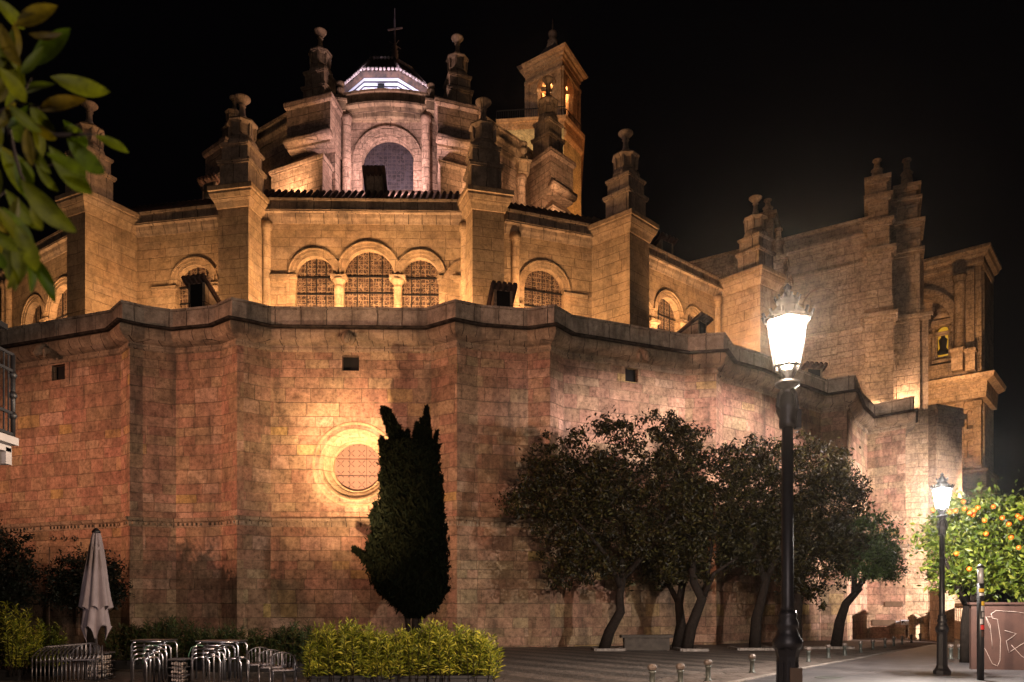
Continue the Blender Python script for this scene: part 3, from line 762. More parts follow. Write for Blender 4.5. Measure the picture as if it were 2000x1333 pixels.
# cupola
cc = xy(757, 66); cz0, cz1 = 43.6, 45.0
def octo(r_, rot=R(22.5)): return [cc + Vector((r_ * math.cos(rot + k * math.pi / 4), r_ * math.sin(rot + k * math.pi / 4))) for k in range(8)]
mb = MB(); mb.prism(octo(3.6), 39.0, cz1)
cup = mb.build("cupola", M_stripe, cath)
mb = MB(); a, b, c = octo(3.62), octo(3.85), octo(2.4)
vs = [(*p, cz1 - .35) for p in a] + [(*p, cz1) for p in b] + [(*p, cz1 + .12) for p in b] + [(*p, cz1 + 1.9) for p in c] + [(*octo(0.01)[0], cz1 + 3.2)]
fs = [(l * 8 + k, l * 8 + (k + 1) % 8, l * 8 + 8 + (k + 1) % 8, l * 8 + 8 + k) for l in range(3) for k in range(8)] + [(24 + k, 24 + (k + 1) % 8, 32) for k in range(8)]
mb.add(vs, fs); mb.build("cupola_roof", M_tile, cup)
mb = MB()
for k in range(8):
    for rr_, rz_, n_, tr in ((b, cz1 + .16, 9, .13), (c, cz1 + 2.0, 6, .12)):
        for j in range(n_):
            p = rr_[k].lerp(rr_[(k + 1) % 8], (j + .5) / n_); i_ = (cc - p).normalized()
            mb.tube([(*(p - i_ * .1), rz_), (*(p + i_ * .35), rz_ + .35)], [tr, tr * .9], 7)
    p, q = b[k], c[k]; mb.tube([(*p, cz1 + .2), (*q, cz1 + 2.0)], .13, 7)
mb.build("roof_tile_row", plain("pale_clay_tile", (.42, .3, .27), .9, col2=(.25, .18, .16), scale=4), cup)
for k in range(8):
    mb = MB(); p = octo(3.6)[k].lerp(octo(3.6)[(k + 1) % 8], .5); mb.box((p.x, p.y, cz1 - 1.3), (.55, .1, .9), math.atan2(p.y - cc.y, p.x - cc.x) + R(90))
    mb.build("vent_window", M_dark, cup)
mb = MB(); p0 = cc + Vector((.65, 0)); z0 = cz1 + 3.0
q = pt(771, 106, 66); x, y = q.x, q.y; zt = pt(771, 17, 66).z; zb = q.z
mb.lathe([(.3, -1.4), (.3, 0), (.22, .1), (.3, .25), (.12, .4), (.26, .6), (.1, .8), (.05, .9)], (x, y, zb), 10)
mb.bar((x, y, zb), (x, y, zt), .07); zc_ = pt(771, 58, 66).z
mb.bar((x - .55, y - .3, zc_ - .28), (x + .62, y + .3, zc_ + .36), .11); mb.bar((x, y, zc_ - 1.3), (x, y, zc_ + .9), .13)
mb.bar((x - .45, y - .2, zb + .95), (x + .5, y + .2, zb + .6), .05); mb.bar((x - .3, y, zb + .3), (x + .35, y, zb + 1.2), .05)
mb.build("iron_cross", plain("weathered_cross_metal", (.22, .15, .15), .5, metal=.3), cup)

# transept ------------------------------------------------------------------
tw = Plane((8, 70.2), (26.9, 57.9)); mb = MB()
u0, u1 = tw.u(1567), tw.u(1634); zb = tw.z(1600, 700); zs = tw.z(1600, 562) - (u1 - u0) / 2
h = tw.arch_loop(u0, u1, zb, zs)
tw.wall(mb, 0, tw.L, -1.5, 28.9, [h], .35)
tw.boxu(mb, u0 - .1, u1 + .1, zb - .1, zs + 4, -.6, -.3)
tw.boxu(mb, 0, tw.L, -1.5, 28.9, -1.6, -.61)
tro = mb.build("transept_wall", M_fac, cath)
mb = MB(); P = [tw.p2(0), tw.p2(tw.L)]
mb.sweep(P, [(-.6, 28.7), (.05, 28.7), (.15, 28.9), (.2, 29.2), (.5, 29.45), (.5, 29.65), (.05, 29.7), (.05, 30.6), (.2, 30.65), (.2, 30.85), (-.6, 30.9)])
z = tw.z(1620, 530); mb.sweep(P, [(-.1, z - .25), (.05, z - .25), (.16, z - .05), (.18, z + .1), (-.1, z + .14)])
z = tw.z(1640, 648); mb.sweep(P, [(-.1, z - .25), (.05, z - .25), (.2, z - .05), (.2, z + .1), (-.1, z + .14)])
mb.build("transept_cornice", M_fac, tro)
mb = MB(); mb.add([tw.w(0, 30.6, .1), tw.w(tw.L, 30.6, .1), tw.w(tw.L, 33.5, -6), tw.w(0, 33.5, -6)], [(0, 1, 2, 3)]); mb.build("transept_roof", M_tile, tro)
# stepped buttresses at its corner
E = Vector((.9, -.43)).normalized(); IN = Vector((.43, .9)).normalized()
def stepped(d, tiers, pin, parent_mat):
    m = MB()
    def bx(x0, x1, y0, y1, g=0.0):
        k0, k1 = (x0 - 1000) / F, (x1 - 1000) / F; p0 = Vector((k0 * d, d))
        t = (k1 * p0.y - p0.x) / (E.x - k1 * E.y); p1 = p0 + E * t; dm = (p0.y + p1.y) / 2
        z0, z1 = EYE + (HZ - y1) / F * dm, EYE + (HZ - y0) / F * dm
        a = p0 - E * g - IN * g; b = p1 + E * g - IN * g
        m.prism([a, b, b + IN * (3.2 + g), a + IN * (3.2 + g)], z0, z1); return p0, p1, z0, z1
    for x0, x1, y0, y1, cor in tiers:
        bx(x0, x1, y0, y1)
        if cor:
            bx(x0, x1, y0 - 4, y0 + 3, .3); bx(x0, x1, y0 + 3, y0 + 10, .16)
    o = m.build("stepped_buttress", M_fac, cath)
    p0, p1, z0, z1 = bx(*pin[:2], pin[2] - 2, pin[2]); c = (p0 + p1) / 2 + IN * .5
    m = MB(); hh = (pin[2] - pin[3]) / F * d
    m.lathe([(.55, 0), (.6, hh * .1), (.42, hh * .2), (.36, hh * .5), (.44, hh * .55), (.24, hh * .65), (.2, hh * .9), (.34, hh * .95), (.3, hh), (.05, hh * 1.01)], (c.x, c.y, z0), 10)
    m.build("pinnacle", M_fac, o)
stepped(56.5, [(1689, 1745, 616, 1290, True), (1691, 1745, 596, 620, False), (1693, 1743, 582, 600, False), (1693, 1742, 488, 585, True), (1694, 1737, 434, 494, True), (1696, 1735, 385, 440, True), (1697, 1732, 350, 392, True)], (1702, 1724, 352, 306), None)
stepped(57.0, [(1752, 1813, 619, 1290, True), (1752, 1806, 600, 622, False), (1752, 1800, 586, 604, False), (1751, 1797, 492, 590, True), (1751, 1798, 436, 496, True), (1752, 1792, 392, 440, True), (1753, 1790, 366, 398, True)], (1761, 1782, 368, 305), None)
stepped(60.0, [(1517, 1538, 545, 1200, True), (1513, 1530, 505, 550, True)], (1508, 1530, 508, 442), None)
stepped(63.0, [(1492, 1510, 420, 700, True)], (1489, 1507, 422, 385), None)
m = MB(); m.prism([tw.b + tw.e * -.6 - tw.n * .3, tw.b + tw.e * 3.4 - tw.n * .2, tw.b + tw.e * 3.4 - tw.n * 3, tw.b - tw.n * 3], -1.5, 28.5); m.build("transept_corner", M_fac, cath)
# pilaster strip below the transept corner
pp = Plane(xy(1772, 58.5), xy(1832, 56.3)); mb = MB()
pp.box(mb, 1774, 1829, 830, 1300, -3, 0); pp.box(mb, 1772, 1834, 818, 832, -3, .15); pp.box(mb, 1771, 1838, 808, 818, -3, .35); pp.box(mb, 1773, 1831, 796, 808, -3, .1)
pp.box(mb, 1773, 1834, 1012, 1022, -3, .2); pp.box(mb, 1773, 1831, 1024, 1034, -3, .08)
mb.build("corner_pilaster", M_fac, cath)

# west facade far down the street ----------------------------------------------
fp = Plane(xy(1795, 66.2), xy(1917, 63.2)); mb = MB()
def fu(x): return fp.u(x)
def fz(x, y): return fp.z(x, y)
hole_n = fp.arch_loop(fu(1826), fu(1848), fz(1837, 692), fz(1837, 641))
lo1 = fp.arch_loop(fu(1888), fu(1901), fz(1895, 838), fz(1895, 806)); lo2 = fp.arch_loop(fu(1888), fu(1901), fz(1895, 894), fz(1895, 865))
AR = 3.1; auc = fu(1860) - AR; azs = fz(1860, 640); LR = 2.5; luc = fu(1860) - LR; lzs = fz(1860, 852)
big = fp.arch_loop(auc - AR, auc + AR, fz(1860, 708), azs); low = fp.arch_loop(luc - LR, luc + LR, fz(1860, 916), lzs)
fp.wall(mb, -5, fp.L, -3, fz(1860, 512), [big, low, lo1, lo2], .8)
fp.wall(mb, auc - AR - .1, auc + AR + .1, fz(1860, 710), azs + AR + .1, [hole_n], .5, -.8)
fp.boxu(mb, luc - LR - .1, luc + LR + .1, fz(1860, 920), lzs + LR + .1, -1.2, -.8)
fp.boxu(mb, -5, fp.L, -3, fz(1860, 512), -6, -1.4)
for x0_, y1_, y0_ in ((1895, 838, 800), (1895, 894, 860)): fp.boxu(mb, fu(1887), fu(1902), fz(1895, y1_ + 2), fz(1895, y0_ - 6), -.9, -.45)
fac = mb.build("facade", M_fac, cath)
mb = MB(); pr = lambda z: [(-1, z - .9), (.1, z - .9), (.2, z - .7), (.2, z - .3), (.5, z - .15), (.6, z + .1), (.75, z + .2), (.75, z + .45), (-1, z + .5)]
Pf = [fp.p2(-1.5), fp.p2(fp.L), fp.p2(fp.L, -5)]
mb.sweep(Pf, pr(fz(1880, 505)))
z = fz(1890, 745); Pg = [fp.p2(-1.5, .4), fp.p2(fp.L + .3, .4), fp.p2(fp.L + .3, -5)]
mb.sweep(Pg, [(-1, z - 1.6), (.1, z - 1.6), (.15, z - .9), (.2, z - .3), (.7, z - .1), (.8, z + .25), (-1, z + .45)])
z = fz(1890, 925); mb.sweep(Pf, [(-.5, z - 1.3), (.4, z - 1.3), (.4, z - .1), (.55, z), (.55, z + .2), (.2, z + .4), (-.5, z + .4)])
# column pedestals, pilasters
for x0, x1 in ((1862, 1884), (1890, 1908)):
    fp.box(mb, x0, x1, 692, 728, -.2, .9); fp.box(mb, x0 - 2, x1 + 2, 686, 692, -.2, 1.05)
fp.box(mb, 1888, 1904, 530, 686, -.2, .3)
for x0, x1 in ((1868, 1882), (1904, 1917)):
    fp.box(mb, x0, x1, 792, 915, -.2, .22); fp.box(mb, x0 - 2, x1 + 2, 784, 792, -.2, .34); fp.box(mb, x0 - 2, x1 + 2, 908, 916, -.2, .34)
mb.build("facade_moulding", M_fac, fac)
p = fp.w(fu(1876), 0, .45); zb_, zt_ = fz(1876, 688), fz(1876, 542); mb = MB()
mb.lathe([(.5, zb_), (.5, zb_ + .3), (.42, zb_ + .4), (.38, zt_ - .9), (.42, zt_ - .85), (.38, zt_ - .7), (.55, zt_ - .1), (.55, zt_)], (p.x, p.y, 0), 24, 0, True, .06)
mb.build("fluted_column", M_fac, fac)
mb = MB(); uc, rr, zs = auc, AR + .75, azs
fp.arch(mb, uc, zs, rr - .75, rr - .4, -.1, .12); fp.arch(mb, uc, zs, rr - .4, rr, -.1, .3)
fp.boxu(mb, uc + rr - .75, uc + rr, fz(1860, 690), zs, -.1, .15); fp.boxu(mb, uc - .1, uc + rr + .05, zs - .3, zs, -.8, -.5); fp.boxu(mb, uc + rr - .8, uc + rr + .05, zs - .25, zs, -.1, .25)
# tabernacle round the lit niche
fp.box(mb, 1818, 1823, 632, 700, -.85, -.5); fp.box(mb, 1851, 1856, 632, 700, -.85, -.5); fp.box(mb, 1814, 1860, 622, 632, -.85, -.35); fp.box(mb, 1818, 1856, 700, 706, -.85, -.35)
c = fp.w(fu(1837), fz(1837, 612), -.55); mb.lathe([(.7, -.3), (.5, 0), (.6, .3), (.3, .6), (.34, .8), (.1, 1.1)], (c.x, c.y, c.z), 10)
mb.build("facade_arch", M_fac, fac)
mb = MB(); uc, rr, zs = luc, LR + .45, lzs
fp.arch(mb, uc, zs, rr - .45, rr, -.1, .2); fp.boxu(mb, uc + rr - .45, uc + rr, fz(1862, 915), zs, -.1, .2); fp.boxu(mb, uc, uc + rr, zs - .2, zs, -.8, .25)
mb.build("facade_arch", M_fac, fac)
mb = MB(); fp.panel(mb, hole_n, -1.25); nich = mb.build("lit_niche", M_nicheglow, fac)
mb = MB(); c = fp.w(fu(1837), fz(1837, 688), -1.0); mb.lathe([(.42, .1), (.44, .3), (.25, .6), (.3, 1.0), (.34, 1.3), (.16, 1.5), (.18, 1.75), (.1, 1.9)], (c.x, c.y, c.z), 10); mb.build("niche_figure", M_dark, nich)

# bell tower ----------------------------------------------------------------
tower = thing("bell_tower", "square orange lit bell tower with open arched belfry and small pointed roof", "bell tower", (4, 78, gz(78)))
A_, B_, C_ = xy(1026, 78.1), xy(1098, 75.5), xy(1132, 79.2); D_ = A_ + (C_ - B_)
zE = EYE + (HZ - 93) / F * 75.2; z0t = EYE + (HZ - 232) / F * 75.5
mb = MB(); lp_, rp_ = Plane(A_, B_), Plane(B_, C_); bp_, kp_ = Plane(C_, D_), Plane(D_, A_)
hl = lp_.arch_loop(lp_.u(1050), lp_.u(1079), z0t + .05, lp_.z(1065, 150) - (lp_.u(1079) - lp_.u(1050)) / 2)
hr = rp_.arch_loop(rp_.u(1105), rp_.u(1119), z0t + .05, rp_.z(1112, 157) - (rp_.u(1119) - rp_.u(1105)) / 2)
for p, h in ((lp_, hl), (rp_, hr), (bp_, None), (kp_, None)):
    hh = h or p.arch_loop(p.L * .32, p.L * .68, z0t + .05, zE - 4.5)
    p.wall(mb, 0, p.L, z0t, zE - .8, [hh], .5)
    p.boxu(mb, .02, p.L * .3, z0t, zE - .8, -.5, -.48); p.boxu(mb, p.L * .7, p.L - .02, z0t, zE - .8, -.5, -.48)
mb.prism([A_, B_, C_, D_], zE - .85, zE - .7)
mb.build("belfry", M_tower, tower)
mb = MB()
for p, h in ((lp_, hl), (rp_, hr)):
    u0 = h[0][0]; u1 = h[1][0]; rr = (u1 - u0) / 2; zs = h[2][1]; uc = (u0 + u1) / 2
    p.arch(mb, uc, zs, rr, rr + .28, -.05, .12)
    for a in ((.02, .55), (p.L - .55, p.L - .02)): p.boxu(mb, *a, z0t, zE - 1.9, -.05, .14)
    for a in (u0 - .4, u1): p.boxu(mb, a, a + .4, zs - .3, zs, -.05, .16)
    p.boxu(mb, 0, p.L, zE - 1.9, zE - 1.6, -.05, .2)
sq = [A_, B_, C_]
mb.sweep(sq + [D_, A_], [(-.4, zE - .9), (.1, zE - .9), (.15, zE - .6), (.3, zE - .5), (.35, zE - .3), (.6, zE - .2), (.7, zE), (-.4, zE + .1)])
mb.build("belfry_moulding", M_tower, tower)
ctr = (A_ + C_) / 2; mb = MB(); q_ = [v_ + (v_ - ctr).normalized() * .9 for v_ in (A_, B_, C_, D_)]
za = EYE + (HZ - 66) / F * ctr.y
mb.prism(q_, zE + .02, zE + 1.2, [ctr + (v_ - ctr) * .45 for v_ in q_]); mb.prism([ctr + (v_ - ctr) * .45 for v_ in q_], zE + 1.2, za - 1.0, [ctr + (v_ - ctr) * .08 for v_ in q_])
mb.build("tower_roof", M_tile, tower)
mb = MB(); mb.lathe([(.7, -1.6), (.5, -.9), (.55, -.8), (.3, -.6), (.45, -.2), (.45, .1), (.2, .3), (.08, .4), (.03, 1.5)], (ctr.x, ctr.y, za), 10)
mb.build("finial", M_tower, tower)
mb = MB(); mb.lathe([(.95, 0), (.92, .15), (.7, .5), (.6, 1.1), (.5, 1.4), (.2, 1.6), (.12, 1.9)], (ctr.x, ctr.y, z0t + 3.0), 16); mb.bar((A_.x, A_.y, z0t + 4.9), (C_.x, C_.y, z0t + 4.9), .25)
mb.build("bell", M_ironb, tower)
TA, TB, TC = xy(970, 75.3), xy(1101, 74.6), xy(1135, 77.6)
mb = MB(); zt_ = EYE + (HZ - 236) / F * 74.8
mb.prism([TA, TB, TC, Vector((TC.x + .6, 88)), Vector((TA.x + .3, 88))], -3, zt_)
mb.build("tower_base", stone("tower_render", [(0, (.55, .42, .2)), (1, (.6, .46, .24))], 2, 1.2, .004, .1, ((.6, .45, .22), (.5, .38, .2)), .6, stain=.2, stain_lo=.6), tower)
mb = MB(); mb.sweep([TA, TB, TC, Vector((TC.x + .6, 88))], [(-.3, zt_ - .7), (.08, zt_ - .7), (.12, zt_ - .2), (.35, zt_ - .1), (.4, zt_ + .2), (-.3, zt_ + .25)])
zz_ = EYE + (HZ - 262) / F * 74.8; mb.sweep([TB, TC], [(-.1, zz_ - .5), (.1, zz_ - .5), (.3, zz_ - .2), (.3, zz_ + .2), (-.1, zz_ + .4)])
ppl = Plane(TA, TB)
for k in range(14): ppl.boxu(mb, ppl.L * (k + .35) / 14, ppl.L * (k + .65) / 14, zt_ - .55, zt_ - .2, .05, .22)
mb.build("tower_cornice", M_tower, tower)
mb = MB(); zr = zt_ + .25
for a, b in ((TA, TB), (TB, TC)):
    n = int((b - a).length / .22)
    for k in range(n + 1):
        p = a.lerp(b, k / n); mb.bar((p.x, p.y, zr), (p.x, p.y, zr + 1.0), .05 if k % 5 == 0 else .03)
    mb.bar((*a, zr + 1.0), (*b, zr + 1.0), .06); mb.bar((*a, zr + .1), (*b, zr + .1), .05)
mb.build("railing", M_ironb, tower)
# lights that wash drum, cupola, tower, transept and facade
light("drum_flood", 'AREA', pt(700, 352, 49.6), 700, PINK, pt(850, 250, 52.5), size=1.2, size_y=.3)
light("drum_flood", 'AREA', pt(805, 352, 49.6), 700, PINK, pt(652, 250, 52.2), size=1.2, size_y=.3)
light("drum_flood", 'AREA', pt(545, 372, 50.0), 420, WARM, pt(545, 250, 55.5), size=1.6, size_y=.3)
light("drum_flood", 'AREA', pt(965, 372, 50.4), 420, WARM, pt(965, 270, 56.5), size=1.6, size_y=.3)
light("drum_flood", 'AREA', pt(1110, 400, 53.4), 420, WARM, pt(1090, 310, 57), size=1.2, size_y=.3)
light("drum_flood", 'AREA', pt(430, 402, 50), 300, WARM, pt(420, 300, 56), size=1.2, size_y=.3)
light("cupola_flood", 'AREA', pt(757, 215, 59.0), 750, (.86, .8, 1.0), pt(757, 150, 64), size=3.5, size_y=.4)
light("cupola_flood", 'AREA', pt(690, 215, 62), 420, (.86, .8, 1.0), pt(715, 150, 65), size=2, size_y=.4)
light("cupola_flood", 'AREA', pt(824, 215, 62), 420, (.86, .8, 1.0), pt(800, 150, 65), size=2, size_y=.4)
light("belfry_lamp", 'POINT', (ctr.x, ctr.y, z0t + 6.0), 6000, (1, .6, .28), size=.4)
light("tower_flood", 'AREA', pt(1000, 330, 66), 1500, (1.0, .64, .3), pt(1040, 230, 75.5), size=2, size_y=.4)
light("tower_flood", 'AREA', pt(1040, 330, 60), 1500, (1.0, .38, .13), pt(1075, 150, 76), size=1, size_y=.4)
light("tower_flood", 'AREA', pt(1250, 420, 72), 700, (1.0, .42, .15), pt(1115, 190, 77), size=1, size_y=.4)
light("transept_flood", 'AREA', pt(1716, 794, 56.2), 380, (1.0, .68, .46), pt(1712, 600, 56.6), size=.5, size_y=.3)
light("transept_flood", 'AREA', pt(1768, 794, 56.0), 330, (1.0, .66, .44), pt(1778, 600, 57.0), size=.5, size_y=.3)
light("transept_flood", 'AREA', pt(1640, 755, 52.5), 480, (1.0, .68, .5), pt(1610, 590, 60), size=2.0, size_y=.3)
light("facade_flood", 'AREA', pt(1862, 745, 60.5), 420, WARM, pt(1862, 620, 64.8), size=2.5, size_y=.3)
light("facade_flood", 'SPOT', pt(1900, 1000, 56), 9000, WARM, pt(1870, 780, 64.8), size=.3, spot=50)

# ------------------------------------------------------------------ ground
def sheet(name, mat, poly, dz, kind='structure', nsub=1):
    mb = MB(); mb.add([(p[0], p[1], gz(p[1]) + dz) for p in poly], [tuple(range(len(poly)))])
    o = mb.build(name, mat); return tag(o, kind=kind)
sheet("ground", cobble(), [(-220, -60), (220, -60), (220, 420), (-220, 420)], 0)
# bollard line: kerb of the street
bol_px = [(1187, 1331, 12), (1274, 1345, 41), (1329, 1343, 42), (1383, 1331, 41), (1469, 1315, 36), (1579, 1293.5, 29.7), (1618, 1286, 25.6), (1650, 1281, 25), (1681, 1275, 22.8), (1705, 1270, 21.5), (1728.5, 1266, 19), (1745.5, 1262.5, 18.7), (1762, 1259.7, 17.4), (1780, 1256, 16.2), (1797, 1252.5, 15), (1812, 1249.5, 14), (1826, 1247, 13)]
def ground_at(px, py):
    k = (py - HZ) / F                      # eye ray meets z = .1 - .016 y
    d = (EYE - .1) / (k - .016); return xy(px, d)
kerb = [ground_at(px + 16, py + 5) for px, py in ((1200, 1368), (1300, 1352), (1383, 1334), (1469, 1317), (1579, 1295), (1650, 1283), (1728, 1267.5), (1780, 1257.5), (1828, 1248.5))]
kerb = [Vector((kerb[0].x - 6, 3.0)), Vector((kerb[0].x - 2.5, 9.0))] + kerb + [kerb[-1] + (kerb[-1] - kerb[-2]).normalized() * 60]
right = [Vector((p.x + 200, p.y - 2)) for p in kerb]
mb = MB(); n = len(kerb)
far = [Vector((p.x + 6.2, p.y - 3.4)) for p in kerb]
mb.add([(p.x, p.y, gz(p.y) + .006) for p in kerb] + [(p.x, p.y, gz(p.y) + .006) for p in far], [(i, i + n, i + n + 1, i + 1) for i in range(n - 1)])
tag(mb.build("road", asphalt("worn_asphalt", (.045, .042, .046), (.085, .075, .075)), recalc=True), kind='structure')
mb = MB()
inn = [Vector((p.x - 1.5, p.y + .8)) for p in kerb]
mb.add([(p.x, p.y, gz(p.y) + .008) for p in inn] + [(p.x, p.y, gz(p.y) + .008) for p in kerb], [(i, i + n, i + n + 1, i + 1) for i in range(n - 1)])
tag(mb.build("pavement", slabs(), recalc=True), kind='structure')
mb = MB()
mb.sweep(kerb, [(-.02, -3), (.14, -3), (.14, 3), (-.02, 3)])
mb.v = [(x, y, gz(y) + (.03 if z > 0 else -.1)) for x, y, z in mb.v]
tag(mb.build("kerb", M_kerb), kind='structure')
mb = MB(); fin = [Vector((p.x + 9, p.y - 4.9)) for p in kerb]
mb.add([(p.x, p.y, gz(p.y) + .10) for p in far] + [(p.x, p.y, gz(p.y) + .10) for p in fin] + [(p.x, p.y, gz(p.y) - .05) for p in far], [(i, i + n, i + n + 1, i + 1) for i in range(n - 1)] + [(i, i + 1, i + 1 + 2 * n, i + 2 * n) for i in range(n - 1)])
tag(mb.build("pavement", M_kerb, recalc=True), kind='structure')

p = ground_at(1620, 1325); mb = MB(); mb.lathe([(.0, 0), (.33, 0), (.33, .004), (.30, .006), (.29, .002), (.0, .004)], (p.x, p.y, gz(p.y) + .008), 24); tag(mb.build("manhole_cover", M_bollard), "round dark iron manhole cover set in the road near the tall lamp", "manhole cover")
# ------------------------------------------------------------------ bollards
bl = thing("bollard", "x", "bollard", (0, 0, 0), group="bollards along the street")
m = MB(); m.lathe([(.085, 0), (.085, .03), (.06, .05), (.055, .3), (.075, .315), (.075, .345), (.05, .36)], (0, 0, 0), 14); m.build("post", M_bollard, bl)
m = MB(); m.lathe([(.045, .355), (.085, .375), (.10, .42), (.095, .45), (.06, .487), (.0, .497)], (0, 0, 0), 8, 0, False); m.build("head", M_bollcap, bl)
names = ["first", "second", "third", "fourth", "fifth", "sixth", "seventh", "eighth", "ninth", "tenth", "eleventh", "twelfth", "thirteenth"]
vis = [q for q in bol_px if q[0] > 1200]
lab = {1274: "dark round headed bollard at the bottom edge, leftmost of the kerb row", 1329: "pale headed bollard second from the left of the kerb row",
       1383: "grey bollard with pale worn head, third from the left of the kerb row", 1469: "grey bollard standing alone just left of the tall near street lamp",
       1579: "grey bollard first to the right of the tall near lamp post"}
o0 = None; k = 0
for px, py, hh in vis:
    p = ground_at(px, py)
    l = lab.get(px)
    if l is None: l = "dark kerb bollard, %s to the right of the tall near lamp post" % names[k + 1]; k += 1
    if o0 is None: o0 = bl; bl.location = (p.x, p.y, gz(p.y)); bl['label'] = l
    else: dup(bl, (p.x, p.y, gz(p.y)), 0, l)
for px, py, l in ((1857, 1294, "dark bollard just right of the far lit lamp post, left of a pair"), (1875, 1294, "dark bollard nearer the sticker covered pole, right of a pair")):
    p = ground_at(px, py); dup(bl, (p.x, p.y, gz(p.y) + .1), 0, l)

# ------------------------------------------------------------------ street lamps
def street_lamp(px, d, H, label, glass, power, color):
    p = xy(px, d); g0 = gz(d); t = thing("street_lamp", label, "street lamp", (p.x, p.y, g0), group="cast iron street lamps")
    k = H / 5.05; c = (p.x, p.y, g0)
    m = MB(); m.lathe([(r_ * k, z * k) for r_, z in [(.20, 0), (.20, .1), (.15, .16), (.125, .24), (.115, 1.0), (.13, 1.06), (.145, 1.1)]], c, 8, R(22.5), False)
    m.lathe([(r_ * k, z * k) for r_, z in [(.13, 1.08), (.155, 1.12), (.16, 1.17), (.12, 1.24), (.10, 1.30), (.115, 1.33), (.115, 1.37), (.09, 1.42), (.10, 1.45), (.09, 1.5)]], c, 20)
    for a in range(8):
        an = a * math.pi / 4; m.bar((c[0] + .112 * k * math.cos(an), c[1] + .112 * k * math.sin(an), g0 + .35 * k), (c[0] + .108 * k * math.cos(an), c[1] + .108 * k * math.sin(an), g0 + .95 * k), .022 * k)
    m.build("pedestal", M_iron, t)
    m = MB(); m.lathe([(r_ * k, z * k) for r_, z in [(.072, 1.45), (.066, 1.55), (.058, 3.55)]], c, 24, 0, True, .05)
    m.build("column", M_iron, t)
    m = MB(); m.lathe([(r_ * k, z * k) for r_, z in [(.085, 3.5), (.09, 3.55), (.085, 3.6), (.12, 3.68), (.12, 3.74), (.08, 3.86), (.07, 3.92), (.13, 3.96), (.13, 3.99), (.05, 4.04), (.05, 4.12)]], c, 16)
    for a in range(4):
        an = a * math.pi / 2 + .4; ca, sa = math.cos(an), math.sin(an)
        m.tube([(c[0] + .06 * k * ca, c[1] + .06 * k * sa, g0 + 3.66 * k), (c[0] + .14 * k * ca, c[1] + .14 * k * sa, g0 + 3.72 * k), (c[0] + .12 * k * ca, c[1] + .12 * k * sa, g0 + 3.84 * k), (c[0] + .07 * k * ca, c[1] + .07 * k * sa, g0 + 3.9 * k)], .022 * k, 6)
        m.bar((c[0] + .04 * k * ca, c[1] + .04 * k * sa, g0 + 4.02 * k), (c[0] + .14 * k * ca, c[1] + .14 * k * sa, g0 + 4.18 * k), .025 * k)
    m.build("scroll_collar", M_iron, t)
    zb, zt = 4.16 * k, 4.66 * k; rb, rt = .15 * k, .225 * k
    m = MB()
    for a in range(6):
        an = a * math.pi / 3 + .26; ca, sa = math.cos(an), math.sin(an); an2 = an + math.pi / 3
        m.bar((c[0] + rb * ca, c[1] + rb * sa, g0 + zb), (c[0] + rt * ca, c[1] + rt * sa, g0 + zt), .014 * k)
        for rr, zz in ((rb, zb), (rt, zt)):
            m.bar((c[0] + rr * ca, c[1] + rr * sa, g0 + zz), (c[0] + rr * math.cos(an2), c[1] + rr * math.sin(an2), g0 + zz), .022 * k)
    m.build("lantern_frame", M_iron, t)
    m = MB(); n = 6
    vs = [(c[0] + r_ * .97 * math.cos(a * math.pi / 3 + .26), c[1] + r_ * .97 * math.sin(a * math.pi / 3 + .26), g0 + z) for r_, z in ((rb, zb), (rt, zt)) for a in range(6)]
    m.add(vs, [(a, (a + 1) % 6, 6 + (a + 1) % 6, 6 + a) for a in range(6)])
    m.build("lantern_glass", glass, t)
    m = MB(); m.lathe([(.03 * k, zb), (.05 * k, zb + .1 * k), (.07 * k, zb + .22 * k), (.05 * k, zb + .34 * k), (.01 * k, zb + .38 * k)], (c[0], c[1], g0), 12); m.build("bulb", M_mantle, t)
    m = MB(); m.lathe([(r_ * k, z * k) for r_, z in [(.0, 4.665), (.24, 4.665), (.25, 4.69), (.2, 4.74), (.13, 4.80), (.10, 4.84), (.12, 4.86), (.115, 4.9), (.06, 4.94), (.03, 5.0), (.045, 5.03), (.0, 5.08)]], c, 12)
    for a in range(12):
        an = a * math.pi / 6; m.bar((c[0] + .24 * k * math.cos(an), c[1] + .24 * k * math.sin(an), g0 + 4.68 * k), (c[0] + .27 * k * math.cos(an), c[1] + .27 * k * math.sin(an), g0 + 4.75 * k), .025 * k)
        m.bar((c[0] + .115 * k * math.cos(an), c[1] + .115 * k * math.sin(an), g0 + 4.88 * k), (c[0] + .14 * k * math.cos(an), c[1] + .14 * k * math.sin(an), g0 + 4.93 * k), .016 * k)
    m.build("lantern_roof", M_iron, t)
    lo = light("lamp_light", 'POINT', (c[0], c[1], g0 + zb + .42 * k), power, color, size=.06)
    return t
L1 = street_lamp(1538, 8.3, 5.0, "tall black iron street lamp with blazing lantern, close in front of the orange trees", M_lampglass, 9500, LAMP)
L2 = street_lamp(1840, 19.3, 5.05, "black iron street lamp with white lit lantern beside the bright orange tree", M_lampglass2, 8500, (1.0, .9, .8))
p = xy(1541, 8.3); m = MB(); m.box((p.x + .03, p.y - .125, gz(8.3) + .78), (.13, .02, .2), 0); m.build("notice_plate", M_brown, L1)
m = MB(); m.box((p.x + .085, p.y - .02, gz(8.3) + 3.55), (.05, .1, .2), 0); m.build("junction_box", M_iron, L1)

